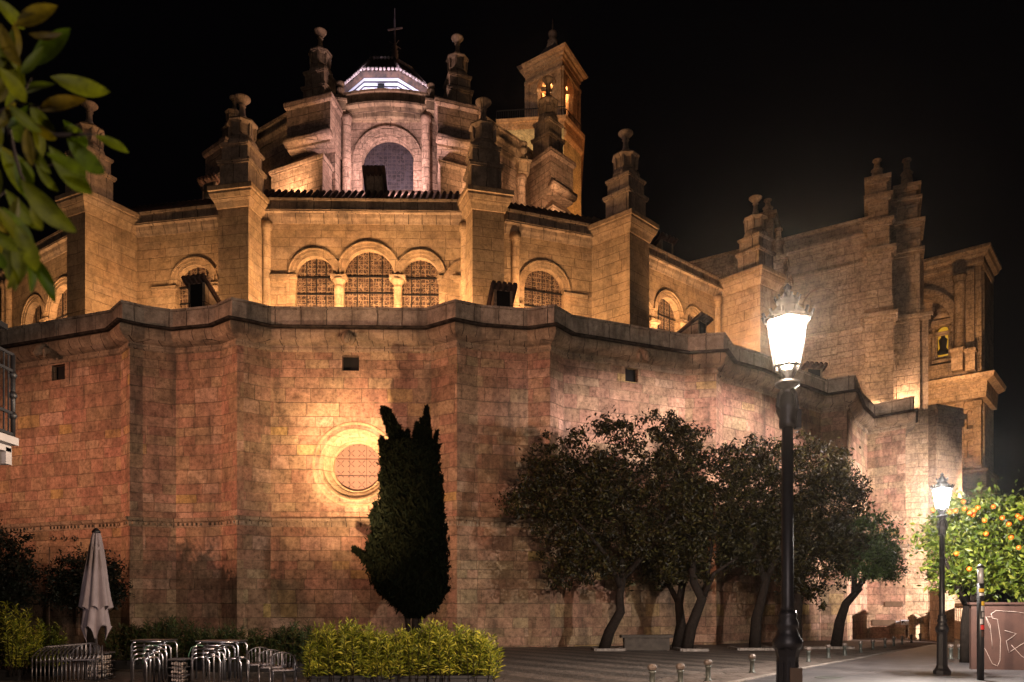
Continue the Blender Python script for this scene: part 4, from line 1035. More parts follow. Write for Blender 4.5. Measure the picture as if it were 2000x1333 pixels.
# ------------------------------------------------------------------ trees
def leafmesh(P, size, jit=.4, up=0.0, fold=.35, aspect=.42, rng=RNG):
    """one folded leaf (two triangles pairs) at each point"""
    n = len(P); d = rng.normal(size=(n, 3)); d[:, 2] = d[:, 2] * (1 - up) + up * 1.6 - (0 if up else .25)
    d /= np.linalg.norm(d, axis=1, keepdims=True)
    s = rng.normal(size=(n, 3)); s -= (s * d).sum(1, keepdims=True) * d; s /= np.linalg.norm(s, axis=1, keepdims=True)
    nn = np.cross(d, s)
    L = size * (1 + jit * (rng.random((n, 1)) * 2 - 1)); W = L * aspect * .5
    a = P - d * L * .5; b = P + s * W + nn * W * fold; c = P + d * L * .5; e = P - s * W + nn * W * fold
    V = np.stack([a, b, c, e], 1).reshape(-1, 3)
    I = np.arange(n)[:, None] * 4
    Fc = np.concatenate([I + [0, 1, 2], I + [0, 2, 3]], 1).reshape(-1, 3)
    return V, Fc
def npmesh(name, V, Fc, mat, parent=None):
    me = bpy.data.meshes.new(name); me.vertices.add(len(V)); me.vertices.foreach_set('co', V.astype(np.float32).ravel())
    k = Fc.shape[1]; me.loops.add(Fc.size); me.loops.foreach_set('vertex_index', Fc.astype(np.int32).ravel())
    me.polygons.add(len(Fc)); me.polygons.foreach_set('loop_start', np.arange(0, Fc.size, k, dtype=np.int32)); me.update(calc_edges=True); me.validate()
    me.materials.append(mat); o = bpy.data.objects.new(name, me); COL.objects.link(o)
    if parent is not None:
        o.parent = parent; o.matrix_basis = parent.matrix_basis.inverted()
    return o
def blob_points(blobs, d, ncl, per, spread, depth=.8, shell=.4):
    out = []
    vol = np.array([rx * ry for _, _, rx, ry in blobs], float); cnt = np.maximum(3, (ncl * vol / vol.sum()).astype(int))
    for (cx, cy, rx, ry), c in zip(blobs, cnt):
        o = np.array(pt(cx, cy, d)); a = rx * d / F; b = ry * d / F
        v = RNG.normal(size=(c, 3)); v /= np.linalg.norm(v, axis=1, keepdims=True)
        v *= (shell + (1 - shell) * RNG.random((c, 1))) * (1 + .17 * RNG.normal(size=(c, 1)))
        ctr = o + v * [a, a * depth, b]
        s = spread * (.6 + .8 * RNG.random((c, 1, 1)))
        out.append((ctr[:, None, :] + RNG.normal(size=(c, per, 3)) * s * [1, 1, .8]).reshape(-1, 3))
    return np.concatenate(out)
def orange_tree(label, base, trunk, limbs, blobs, d, ncl=150, per=45, leaf=.16, mat=None, spread=.17, group="dark orange trees in front of the chapel wall", fruit=None, tr=.27):
    p = xy(base, d); t = thing("orange_tree", label, "tree", (p.x, p.y, gz(d)), group=group)
    m = MB(); P = [pt(x, y, d) for x, y in trunk]; P[0].z = gz(d) - .05; P[0].y = d
    m.tube(P, [tr * (1 - .45 * i / (len(P) - 1)) for i in range(len(P))], 10)
    for l in limbs:
        Q = [pt(x, y, d + dd) for x, y, dd in l]; m.tube(Q, [.15 * (1 - .75 * i / (len(Q) - 1)) for i in range(len(Q))], 8)
    m.build("trunk", M_bark, t)
    pts = blob_points(blobs, d, ncl, per, spread)
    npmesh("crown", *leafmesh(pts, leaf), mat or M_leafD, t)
    if fruit:
        for x, y, dd in fruit:
            f = MB(); c = pt(x, y, d - dd); f.lathe([(.0, -.068), (.04, -.056), (.064, -.024), (.068, .0), (.064, .024), (.04, .056), (0, .068)], c, 10); f.build("orange", M_fruit, t)
    return t
TR = dict(ncl=260, per=46)
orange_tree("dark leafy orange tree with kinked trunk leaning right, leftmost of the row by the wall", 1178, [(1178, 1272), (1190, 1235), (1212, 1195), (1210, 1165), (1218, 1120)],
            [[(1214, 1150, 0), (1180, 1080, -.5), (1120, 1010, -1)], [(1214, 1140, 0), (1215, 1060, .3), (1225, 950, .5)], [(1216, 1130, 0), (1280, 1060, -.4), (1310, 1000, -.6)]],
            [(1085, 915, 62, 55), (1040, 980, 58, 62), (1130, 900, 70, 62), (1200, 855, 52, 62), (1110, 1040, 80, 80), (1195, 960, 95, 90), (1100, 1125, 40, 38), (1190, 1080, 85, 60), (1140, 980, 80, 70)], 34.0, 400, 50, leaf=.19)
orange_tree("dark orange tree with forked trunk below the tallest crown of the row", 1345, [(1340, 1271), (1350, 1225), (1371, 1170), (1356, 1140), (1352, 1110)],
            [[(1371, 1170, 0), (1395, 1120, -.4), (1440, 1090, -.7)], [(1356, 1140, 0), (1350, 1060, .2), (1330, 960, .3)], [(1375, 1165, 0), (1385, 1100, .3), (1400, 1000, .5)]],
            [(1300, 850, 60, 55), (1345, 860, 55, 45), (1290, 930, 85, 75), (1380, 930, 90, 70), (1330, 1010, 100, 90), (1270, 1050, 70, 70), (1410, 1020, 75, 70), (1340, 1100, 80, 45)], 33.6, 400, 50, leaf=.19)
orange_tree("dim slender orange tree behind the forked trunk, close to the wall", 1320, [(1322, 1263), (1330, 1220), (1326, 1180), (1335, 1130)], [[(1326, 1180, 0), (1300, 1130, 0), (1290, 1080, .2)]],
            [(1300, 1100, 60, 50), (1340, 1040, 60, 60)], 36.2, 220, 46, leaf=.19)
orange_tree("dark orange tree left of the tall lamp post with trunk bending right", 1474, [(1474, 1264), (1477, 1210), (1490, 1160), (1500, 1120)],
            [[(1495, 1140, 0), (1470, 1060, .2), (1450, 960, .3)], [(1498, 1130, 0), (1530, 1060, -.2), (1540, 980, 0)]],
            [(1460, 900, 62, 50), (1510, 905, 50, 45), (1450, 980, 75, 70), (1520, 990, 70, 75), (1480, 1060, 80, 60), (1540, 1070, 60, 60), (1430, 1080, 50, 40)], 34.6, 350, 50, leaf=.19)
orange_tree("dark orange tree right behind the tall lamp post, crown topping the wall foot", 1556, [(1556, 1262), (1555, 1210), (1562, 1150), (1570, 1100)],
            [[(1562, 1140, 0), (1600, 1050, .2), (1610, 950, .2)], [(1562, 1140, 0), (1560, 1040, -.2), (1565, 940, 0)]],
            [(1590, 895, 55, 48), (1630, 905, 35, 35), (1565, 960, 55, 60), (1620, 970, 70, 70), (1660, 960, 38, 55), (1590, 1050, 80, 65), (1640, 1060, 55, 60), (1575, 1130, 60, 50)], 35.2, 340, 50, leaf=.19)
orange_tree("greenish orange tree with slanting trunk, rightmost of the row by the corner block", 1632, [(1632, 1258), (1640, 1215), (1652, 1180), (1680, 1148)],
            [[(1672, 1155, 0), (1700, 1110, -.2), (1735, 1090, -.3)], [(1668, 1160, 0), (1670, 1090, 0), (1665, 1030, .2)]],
            [(1690, 1040, 50, 50), (1690, 1095, 55, 45), (1735, 1105, 36, 30), (1655, 1060, 45, 60), (1720, 1070, 40, 40)], 36.5, 300, 46, leaf=.18, mat=leafmat("green_lit_leaf", (.016, .03, .010), (.05, .08, .022), (.08, .12, .035), .45, .2))  # brighter leaf colour stands in for green light on this crown
fr = [(1822, 997, 1.4), (1884, 994, 1.7), (1894, 1002, 1.9), (1903, 998, 1.7), (1910, 992, 1.8), (1855, 1000, 1.8), (1866, 998, 1.7), (1900, 1006, 1.7), (1923, 1017, 1.9), (1958, 1012, 1.7), (1971, 1024, 2.0), (1988, 1008, 1.8), (1994, 1012, 1.9), (1926, 1043, 2.1), (1882, 980, 1.3), (1990, 1070, 2.2), (1868, 1082, 2.3), (1975, 1050, 2.1), (1940, 990, 1.3), (1893, 1112, 2.3)]
rt = orange_tree("bright green lamplit orange tree laden with oranges behind the far lamp", 1885, [(1885, 1275), (1886, 1220), (1890, 1175), (1895, 1120)], [[(1890, 1180, 0), (1860, 1130, -.2), (1845, 1090, -.3)], [(1890, 1180, 0), (1930, 1120, 0), (1960, 1060, .2)]],
                 [(1880, 1040, 75, 68), (1850, 1100, 58, 62), (1935, 1010, 78, 55), (1960, 1090, 80, 70), (1890, 1120, 70, 55), (2040, 1050, 90, 90), (1860, 1010, 50, 42), (1985, 1130, 70, 45)], 24.5, 520, 26, leaf=.2, tr=.17, mat=M_leafL, spread=.2, group=None, fruit=fr)
# dark trees at the far left
M_black = leafmat("near_black_leaf", (.004, .006, .003), (.010, .014, .007), None, .6, .1)
orange_tree("black silhouetted tree at the far left edge by the wall", 18, [(18, 1285), (20, 1200), (15, 1120)], [[(18, 1180, 0), (40, 1110, 0), (45, 1080, .2)]], [(5, 1090, 60, 70), (-30, 1150, 70, 60), (25, 1130, 45, 65), (-60, 1080, 60, 80)], 32.0, 240, 46, mat=M_black, group=None)
orange_tree("black round headed small tree behind the closed parasol", 178, [(178, 1280), (176, 1230), (180, 1180)], [[(176, 1200, 0), (150, 1150, 0), (130, 1140, 0)]], [(170, 1120, 60, 45), (130, 1150, 42, 38), (210, 1140, 42, 50), (180, 1165, 62, 36)], 33.0, 220, 46, mat=M_black, group=None)

# cypress: upright sprays of tiny scale leaves round a dark core
cdp = 33.6; cb = xy(808, cdp)
cy = thing("cypress_tree", "black cypress with ragged split top standing before the round window", "tree", (cb.x, cb.y, gz(cdp)))
OUT = [(812, 798, 752, 770), (845, 838, 748, 780), (850, 826, 755, 845), (868, 0, 750, 848), (900, 0, 748, 850), (950, 0, 754, 856), (1000, 0, 742, 860), (1050, 0, 728, 864), (1100, 0, 718, 868), (1140, 0, 732, 868), (1165, 0, 752, 862), (1188, 0, 780, 850), (1204, 0, 796, 826)]
rows = [(o[0], o[2], o[3]) for o in OUT if o[1] == 0]
pts = []
for i in range(len(rows) - 1):
    (y0, a0, b0_), (y1, a1, b1_) = rows[i], rows[i + 1]; n = int((y1 - y0) * 130)
    t = RNG.random(n); y = y0 + (y1 - y0) * t; a = a0 + (a1 - a0) * t; b = b0_ + (b1_ - b0_) * t
    an = RNG.random(n) * 2 * np.pi; rr = np.sqrt(.55 + .45 * RNG.random(n)) * (1 + .09 * RNG.normal(size=n))
    x = (a + b) / 2 + (b - a) / 2 * rr * np.cos(an); dd = (b - a) / 2 / F * cdp * .8 * rr * np.sin(an)
    D = cdp + dd; pts.append(np.stack([(x - 1000) / F * cdp, D, EYE + (HZ - y) / F * cdp], 1))
def spire(x0, y0, x1, y1, r0, n, pw=.8):
    t = RNG.random(n) ** 1.1; r_ = r0 * (1 - t) ** pw * np.sqrt(RNG.random(n)); an = RNG.random(n) * 6.283
    x = x0 + (x1 - x0) * t + r_ * np.cos(an); y = y0 + (y1 - y0) * t + r_ * .3 * np.sin(an * 2)
    pts.append(np.stack([(x - 1000) / F * cdp, cdp + r_ * np.sin(an) * cdp / F, EYE + (HZ - y) / F * cdp], 1))
rsp = random.Random(11)
for k in range(70):
    yy = rsp.uniform(870, 1185); i_ = max(j for j in range(len(rows)) if rows[j][0] <= yy); f_ = (yy - rows[i_][0]) / (rows[min(i_ + 1, len(rows) - 1)][0] - rows[i_][0] + 1e-6)
    r2_ = rows[min(i_ + 1, len(rows) - 1)]; sd = rsp.choice((1, 2)); xx = rows[i_][sd] + (r2_[sd] - rows[i_][sd]) * f_; o_ = -1 if sd == 1 else 1
    spire(xx - o_ * 8, yy + 12, xx + o_ * rsp.uniform(1, 8), yy - rsp.uniform(18, 42), rsp.uniform(5, 9), 130)
spire(832, 880, 833, 795, 15, 1500); spire(812, 880, 815, 828, 12, 900); spire(790, 900, 796, 842, 18, 1200); spire(820, 900, 824, 818, 10, 700)
spire(790, 880, 748, 797, 20, 2000, .45); spire(772, 850, 757, 800, 14, 900, .5); spire(765, 870, 744, 862, 12, 500); spire(752, 940, 741, 930, 8, 200); spire(742, 1040, 727, 998, 12, 900); spire(752, 1020, 745, 985, 9, 500)
spire(745, 1105, 690, 1072, 17, 1700, .5); spire(760, 960, 744, 925, 8, 300); spire(845, 960, 862, 930, 10, 300); spire(858, 1160, 876, 1150, 10, 300)
pts = np.concatenate(pts)
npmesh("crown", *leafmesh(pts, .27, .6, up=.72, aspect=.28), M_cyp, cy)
m = MB(); prof = [((b - a) / 2 / F * cdp * .84, EYE + (HZ - y) / F * cdp, ((a + b) / 2 - 1000) / F * cdp) for y, a, b in rows][::-1]
vs = []
for r_, z, xc in prof:
    for k in range(14):
        a = 2 * math.pi * k / 14; vs.append((xc + r_ * math.cos(a), cdp + .75 * r_ * math.sin(a), z))
m.add(vs, [(i * 14 + k, i * 14 + (k + 1) % 14, i * 14 + 14 + (k + 1) % 14, i * 14 + 14 + k) for i in range(len(prof) - 1) for k in range(14)] + [tuple(range(14))[::-1], tuple(range(len(vs) - 14, len(vs)))], True)
m.build("opaque_core", M_cyp, cy)  # solid core put inside the crown to block light
m = MB()
for x0, x1, r_ in ((800, 796, .1), (808, 812, .14), (815, 822, .09), (803, 790, .07)):
    a, b = pt(x0, 1260, cdp), pt(x1, 1190, cdp); a.z = gz(cdp) - .05; m.tube([a, b], r_, 8)
m.build("trunk", M_bark, cy)

# ------------------------------------------------------------------ hedges and tall shrubs
def blades(pts, L, dirs, wd, rng=RNG):
    n = len(pts); d = dirs / np.linalg.norm(dirs, axis=1, keepdims=True)
    s = np.cross(d, rng.normal(size=(n, 3))); s /= np.linalg.norm(s, axis=1, keepdims=True)
    L = L * (.6 + .8 * rng.random((n, 1))); W = wd * (.7 + .6 * rng.random((n, 1)))
    bend = np.array([[0, 0, -1.0]]) * L * .22
    m_ = pts + d * L * .5; e = pts + d * L + bend
    V = np.stack([pts, m_ + s * W, e, m_ - s * W], 1).reshape(-1, 3); I = np.arange(n)[:, None] * 4
    return V, np.concatenate([I + [0, 1, 2], I + [0, 2, 3]], 1).reshape(-1, 3)
def oleander(parent, x0, x1, y0, y1, ztop, nst, mat, leaf=.17, wd=.0075, per=52, stem=True, wob=.1, lean=.12):
    P = []; D = []; m = MB()
    for i in range(nst):
        x, y = random.uniform(x0, x1), random.uniform(y0, y1); z0 = gz(y) + .12
        edge = min(1, (min(x - x0, x1 - x) + .12) / .35)
        zt = ztop + wob * math.sin(x * 3.1) + random.choice((random.uniform(-.42, .0), random.uniform(-.1, .12), random.uniform(.0, .3))) - (1 - edge) * .25
        lx, ly = random.uniform(-lean, lean), random.uniform(-lean, lean)
        b = np.array([x, y, z0]); e = np.array([x + lx, y + ly, zt])
        if stem: m.tube([b, (b + e) / 2 + [lx * .1, 0, 0], e], [.008, .006, .003], 4)
        t = .12 + .88 * RNG.random(per) ** .8; q = b + (e - b) * t[:, None]
        an = RNG.random(per) * 6.283; el = .1 + .85 * RNG.random(per) + .5 * t
        P.append(q); D.append(np.stack([np.cos(an) * np.cos(el), np.sin(an) * np.cos(el), np.sin(el)], 1))
    npmesh("foliage", *blades(np.concatenate(P), leaf, np.concatenate(D), wd), mat, parent)
    if stem: m.build("stem", M_bark, parent)
def planter(parent, x0, x1, y0, y1, h=.24):
    m = MB(); xm, ym = (x0 + x1) / 2, (y0 + y1) / 2; g = gz(ym)
    m.box((xm, ym, g + h / 2), (x1 - x0, y1 - y0, h)); m.box((xm, ym, g + h - .02), (x1 - x0 + .05, y1 - y0 + .05, .05)); m.build("planter", M_planter, parent)
def shrub(name, label, x0, x1, d, ztop_px, nst, mat, depth=.8, **k):
    X0, X1 = xy(x0, d).x, xy(x1, d).x; zt = EYE + (HZ - ztop_px) / F * d
    t = thing(name, label, "hedge" if name == "hedge" else "shrub", ((X0 + X1) / 2, d, gz(d)), group=None)
    oleander(t, X0, X1, d - depth / 2, d + depth / 2, zt, nst, mat, **k)
    planter(t, X0 + .1, X1 - .1, d - depth * .38, d + depth * .38); return t
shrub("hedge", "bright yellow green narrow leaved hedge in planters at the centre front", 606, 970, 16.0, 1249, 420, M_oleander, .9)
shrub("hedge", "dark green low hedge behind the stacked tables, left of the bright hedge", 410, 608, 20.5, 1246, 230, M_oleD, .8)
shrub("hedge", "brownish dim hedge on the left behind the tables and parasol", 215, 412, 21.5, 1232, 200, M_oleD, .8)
shrub("shrub", "tall pale green potted plant at the left edge of the terrace", -30, 58, 17.6, 1212, 70, M_oleander, .7, leaf=.15)
shrub("shrub", "lower yellowish potted plant right of the tall one at the left edge", 62, 122, 19, 1245, 60, M_oleander, .6, leaf=.14)

# ------------------------------------------------------------------ closed parasol in its gabion base
ud = 17.8; up_ = xy(188, ud); ug = gz(ud)
par = thing("parasol", "closed grey canvas parasol standing in a stone filled cage", "parasol", (up_.x, up_.y, ug))
m = MB(); m.tube([(up_.x, up_.y, ug + .3), (up_.x, up_.y, ug + 3.5)], .03, 10); m.build("pole", M_alud, par)
def folded(z0, z1, r0, r1, nf, ragged, seed, inner=.55):
    rng = random.Random(seed); m = MB(); nz = 16; na = nf * 8; ph = [rng.uniform(0, 1) for _ in range(nf)]
    vs = []
    for i in range(nz + 1):
        t = i / nz
        for k in range(na):
            a = 2 * math.pi * k / na; fo = abs(math.sin(a * nf / 2 + .25 * math.sin(3 * t + a))); f = fo ** .7
            rr = (r0 + (r1 - r0) * t ** .85) * (inner + (1 - inner) * f) * (1 + .06 * math.sin(5 * a + 4 * t))
            z = z0 + (z1 - z0) * t
            if i == nz: z -= ragged * (.5 - f) * (.5 + ph[int(k / 8) % nf])
            if i == nz - 1: z -= .5 * ragged * (.5 - f) * (.5 + ph[int(k / 8) % nf])
            vs.append((up_.x + rr * math.cos(a), up_.y + rr * math.sin(a), z))
    m.add(vs, [(i * na + k, (i + 1) * na + k, (i + 1) * na + (k + 1) % na, i * na + (k + 1) % na) for i in range(nz) for k in range(na)], True); return m
zt_ = EYE + (HZ - 1040) / F * ud; zm = EYE + (HZ - 1188) / F * ud; zl = EYE + (HZ - 1240) / F * ud
folded(zt_, zm - .02, .08, .36, 8, .12, 1).build("canopy", M_fabric, par)
folded(zt_ - .8, zl, .10, .33, 6, .34, 5, .6).build("lower_folds", M_fabric, par)
m = MB(); m.lathe([(.09, -.02), (.10, .02), (.05, .07), (.02, .1)], (up_.x, up_.y, zt_), 10); m.build("top_cap", M_iron, par)
m = MB(); zs_ = zt_ - .42; vs = [(up_.x + .135 * math.cos(a * .2618), up_.y + .135 * math.sin(a * .2618), zs_ + q) for q in (0, .07) for a in range(24)]
m.add(vs, [(k, (k + 1) % 24, 24 + (k + 1) % 24, 24 + k) for k in range(24)], True); m.build("tie_strap", M_fabric, par)
def gabion(px, d, w_, h, label, cat="parasol base"):
    p = xy(px, d); g = gz(d); t = thing("gabion_base", label, cat, (p.x, p.y, g), group="stone filled parasol bases")
    m = MB(); hw = w_ / 2
    for i in range(7):
        for j in (0, 1):
            a = -hw + w_ * i / 6
            for s_ in (-hw, hw):
                m.bar((p.x + a, p.y + s_, g), (p.x + a, p.y + s_, g + h), .012); m.bar((p.x + s_, p.y + a, g), (p.x + s_, p.y + a, g + h), .012)
    for k in range(4):
        z = g + .03 + (h - .04) * k / 3; th = .03 if k == 3 else .014
        for s_ in (-hw, hw):
            m.bar((p.x - hw, p.y + s_, z), (p.x + hw, p.y + s_, z), th); m.bar((p.x + s_, p.y - hw, z), (p.x + s_, p.y + hw, z), th)
    m.build("wire_cage", M_alud, t)
    m = MB(); rng = random.Random(px)
    nn = 5
    for i in range(nn):
        for j in range(nn):
            for k in range(5):
                if 0 < i < nn - 1 and 0 < j < nn - 1 and k < 4: continue
                c = (p.x + (-.5 + (i + .5) / nn) * (w_ - .06) + rng.uniform(-.01, .01), p.y + (-.5 + (j + .5) / nn) * (w_ - .06), g + .05 + (k + .5) / 5 * (h - .12) + rng.uniform(-.015, .015)); r_ = w_ / nn * .55 * rng.uniform(.85, 1.15)
                m.lathe([(r_ * q, r_ * z) for q, z in ((.0, -.8), (.6, -.7), (1, -.1), (.85, .5), (.4, .8), (0, .85))], c, 7, rng.uniform(0, 3), True)
    m.build("stone_fill", M_stoneW, t); return t
gabion(195, ud + .05, .46, .62, "wire cage of white stones under the closed parasol"); gabion(350, 16.4, .32, .55, "wire cage of pinkish stones standing among the stacked tables")

# ------------------------------------------------------------------ stacked aluminium tables
def table(px, d, w_, h, depth_, top, rz=0.0):
    p = xy(px, d); t = thing("folded_table", "x", "table", (p.x, p.y, gz(d)), rz, "aluminium tables stacked on the terrace"); g = gz(d)
    x0, y0 = p.x, p.y; ca, sa = math.cos(rz), math.sin(rz)
    def q(a, b, z): return Vector((x0 + a * ca - b * sa, y0 + a * sa + b * ca, g + z))
    hw = w_ / 2
    m = MB(); r_ = .022
    for b in (0, depth_):
        m2 = MB()
        for sx in (-1, 1):
            m2 = MB(); m2.tube([q(sx * (hw - .0), b, 0), q(sx * hw, b, h - .12), q(sx * (hw - .03), b, h - .05), q(sx * (hw - .11), b, h - .015)], r_, 8); m2.build("leg", M_alu, t)
        m.tube([q(-hw + .1, b, h - .012), q(hw - .1, b, h - .012)], r_, 8)
    for sx in (-1, 1): m.tube([q(sx * (hw - .05), 0, h - .03), q(sx * (hw - .05), depth_, h - .03)], .014, 6)
    m.build("rail", M_alu, t)
    if top:
        m = MB(); c = q(0, depth_ / 2, h + .012); m.box(c, (w_ + .02, depth_ + .06, .022), rz); m.build("tabletop", M_alu, t)
    return t
spec = [(282, 17.9, .80, .88, True), (276, 17.4, .62, .80, False), (271, 17.0, .50, .73, False), (268, 16.6, .38, .66, False), (265, 16.2, .28, .58, False)]
LBL = ["outermost wide aluminium table of the left stack, top rail highest", "second widest aluminium table frame inside the left stack", "middle aluminium table frame nested in the left stack", "fourth narrower aluminium table frame nested in the left stack", "narrowest front aluminium frame nested in the left stack"]
for (px, d, w_, h, tp), l in zip(spec, LBL):
    t = table(px + 8, d, w_, h, .6, tp); t['label'] = l
spec = [(416, 18.0, .98, .86, True), (400, 17.5, .74, .80, False), (394, 17.1, .60, .74, False), (388, 16.7, .48, .67, False), (384, 16.3, .36, .6, False)]
LBL = ["outermost wide aluminium table of the right stack, top rail highest", "second widest aluminium table frame inside the right stack", "middle aluminium table frame nested in the right stack", "fourth narrower aluminium table frame nested in the right stack", "narrowest front aluminium frame nested in the right stack"]
for (px, d, w_, h, tp), l in zip(spec, LBL):
    t = table(px + 8, d, w_, h, .6, tp); t['label'] = l
t = table(452, 17.2, .42, .52, .5, False); t['label'] = "small low aluminium table frame at the right end of the table stacks"
# chains that tie the stacks
for px, d, nm in ((283, 16.9, "green cable lock looped over the left table stack"), (372, 16.8, "green cable lock looped over the right table stack")):
    a = pt(px, 1290, d); m = MB(); m.tube([a + Vector((-.05, 0, -.1)), a + Vector((-.04, 0, .12)), a + Vector((.02, 0, .28)), a + Vector((.13, .05, .33)), a + Vector((.24, .1, .31))], .009, 6)
    tag(m.build("cable_lock", plain("green_cable", (.10, .22, .13), .5)), nm, "cable")
# ------------------------------------------------------------------ stacked chairs
def chair(px, d, rz, h=.74):
    p = xy(px, d); t = thing("stacking_chair", "x", "chair", (0, 0, 0), 0, "stacked aluminium terrace chairs")
    r_ = .013
    m = MB(); q = []
    for i in range(17):                       # looped arm and back tube
        a = -math.pi * .5 + 2 * math.pi * .5 * i / 16
        q.append((.28 * math.sin(a), -.08 + .36 * math.cos(a), h - .16 + .19 * math.cos(a)))
    q = [(-.26, -.26, h - .32), (-.28, -.2, h - .2)] + q + [(.28, -.2, h - .2), (.26, -.26, h - .32)]
    m.tube(q, r_, 8); m.build("arm_loop", M_alud, t)
    for sx in (-1, 1):
        for yy, top in ((-.26, h - .3), (.2, h - .02)):
            m = MB(); m.tube([(sx * .25, yy * 1.15, 0), (sx * .26, yy, top)], r_, 8); m.build("leg", M_alud, t)
    m = MB(); m.box((0, 0, .42), (.44, .42, .02)); 
    for k in range(5): m.box((-.17 + .085 * k, 0, .435), (.06, .42, .012))
    m.build("seat", M_alud, t)
    m = MB()
    for k in range(7):
        a = -1.0 + 2.0 * k / 6; m.bar((.25 * math.sin(a), -.08 + .34 * math.cos(a), .46), (.27 * math.sin(a), -.08 + .35 * math.cos(a), h - .18 + .19 * math.cos(a)), .03, .008)
    m.build("backrest", M_alud, t)
    t.location = (p.x, p.y, gz(d)); t.rotation_euler = (0, 0, rz); return t
c0 = None; n = 10
for i in range(n):
    px = 96 + 8.2 * i; d = 17.5 - .035 * i; nm = "grey tubular chair, number"
    lbl = {0: "grey looped arm terrace chair at the left end of the nested row", n - 1: "grey looped arm terrace chair at the right end of the nested row beside the cage"}.get(i, "grey looped arm terrace chair nested %s from the left in the chair row" % names[i])
    if c0 is None: c0 = chair(px, d, R(14)); c0['label'] = lbl
    else: p = xy(px, d); dup(c0, (p.x, p.y, gz(d) + .008 * i), R(14), lbl)
for i, (px, l) in enumerate(((508, "leftmost of three nested chairs half hidden by the bright hedge"), (530, "middle one of three nested chairs half hidden by the bright hedge"), (552, "rightmost of three nested chairs half hidden by the bright hedge"))):
    p = xy(px, 16.6 - .25 * i); dup(c0, (p.x, p.y, gz(16.6) - .04 * i), R(20), l)

# ------------------------------------------------------------------ balcony at the left edge
bd = 9.5
ba = thing("balcony", "black wrought iron balcony corner on a white slab at the left edge", "balcony", (-7.0, bd, 3.5))
def bp(px, py, dd=0): return pt(px, py, bd + dd)
m = MB(); z1, z0 = bp(0, 832).z, bp(0, 858).z
m.box((-7.35, bd + .35, (z0 + z1) / 2 + .05), (1.95, .9, .10)); m.box((-7.45, bd + .4, (z0 + z1) / 2 - .04), (1.95, .8, .1)); m.build("slab", M_white, ba)
m = MB(); m.box((-7.3, bd + .25, bp(0, 866).z), (1.75, .12, .2)); m.box((-7.35, bd + .75, bp(0, 868).z), (1.75, .12, .22)); m.build("bracket", M_white, ba)
m = MB(); zt = bp(0, 655).z; zb = bp(0, 826).z
for x, y in ((-6.42, bd - .02), (-6.42, bd + .75)):
    m.tube([(x, y, zb - .02), (x, y, zt)], .03, 8)
    for k in (.25, .5, .75): m.lathe([(.03, -.05), (.055, 0), (.03, .05)], (x, y, zb + (zt - zb) * k), 8)
for k in range(1, 9):
    y = bd + .75 * k / 8; m.bar((-6.42, y, zb), (-6.42, y, zt), .016)
for k in range(1, 16):
    x = -6.42 - .11 * k; m.bar((x, bd - .02, zb), (x, bd - .02, zt), .018)
for z in (zb + .02, zt, zb + .3, zt - .22):
    m.bar((-6.42, bd - .02, z), (-8.3, bd - .02, z), .035); m.bar((-6.42, bd - .02, z), (-6.42, bd + .75, z), .035)
for zc_ in (zb + .15, zt - .11):
    for x in (-6.52, -6.7, -6.88, -7.06, -7.24):
        m.tube([(x + (.03 + .011 * t) * math.cos(t), bd - .02, zc_ + (.03 + .011 * t) * math.sin(t)) for t in np.linspace(0, 7, 18)], .011, 5)
m.tube([(-6.42 + .12 * math.sin(t) * (1 if t < 3.2 else .6), bd - .03, zb + .02 + .3 * (t / 5)) for t in np.linspace(0, 5, 14)], .018, 6)
m.build("railing", M_ironb, ba)
m = MB(); m.add([(-8.6, 11.2, pt(0, 606, 11.2).z + .05), (-7.35, 11.2, pt(48, 634, 11.2).z), (-7.35, 9, pt(48, 634, 11.2).z), (-8.6, 9, pt(0, 606, 11.2).z + .05)] + [(-8.6, 11.2, pt(0, 606, 11.2).z - .12), (-7.35, 11.2, pt(48, 634, 11.2).z - .08), (-7.35, 9, pt(48, 634, 11.2).z - .08), (-8.6, 9, pt(0, 606, 11.2).z - .12)],
               [(0, 1, 2, 3), (7, 6, 5, 4), (1, 0, 4, 5), (2, 1, 5, 6), (3, 2, 6, 7), (0, 3, 7, 4)])
ba.location.x -= .24
hs = thing("house", "house at the left edge with only its dark sloping eave end showing above the balcony", "house", (-9.5, 8, gz(8)))
m.build("eave", M_dark, hs, recalc=True)
m = MB(); m.box((-9.55, 7.9, 2.75), (1.9, 9.8, 5.9)); m.build("wall", M_white, hs)

# ------------------------------------------------------------------ leafy branch hanging into the top left corner
fd = 2.3
br = thing("orange_branch", "blurred leafy orange tree branch hanging close in the upper left corner", "branch", pt(-60, 240, fd))
LV = [(-10, -5, 48, 58), (0, 45, 40, 130), (60, 130, 138, 55), (40, 145, 85, 90), (98, 150, 215, 180), (35, 185, 108, 165), (75, 215, 170, 195), (10, 190, 5, 120), (30, 200, -10, 255), (20, 215, 40, 280), (-15, 90, 40, 165),
      (15, 250, 55, 205), (60, 240, 110, 272), (123, 235, 170, 290), (185, 265, 252, 299), (130, 270, 205, 340), (95, 285, 180, 380), (30, 300, 65, 360), (0, 290, 60, 390), (70, 320, 115, 375), (40, 350, 150, 455), (75, 370, 150, 450),
      (10, 370, 75, 450), (-10, 400, 35, 470), (35, 385, 25, 470), (20, 440, 80, 505), (-10, 450, 20, 530), (60, 400, 82, 450), (0, 330, -20, 420), (-10, 200, 20, 140), (-20, 480, 10, 525), (55, 275, 100, 340), (120, 250, 160, 262), (-5, 130, 50, 200), (5, 230, -10, 320), (90, 300, 170, 345)]
V = []; Fc = []; rng = random.Random(3)
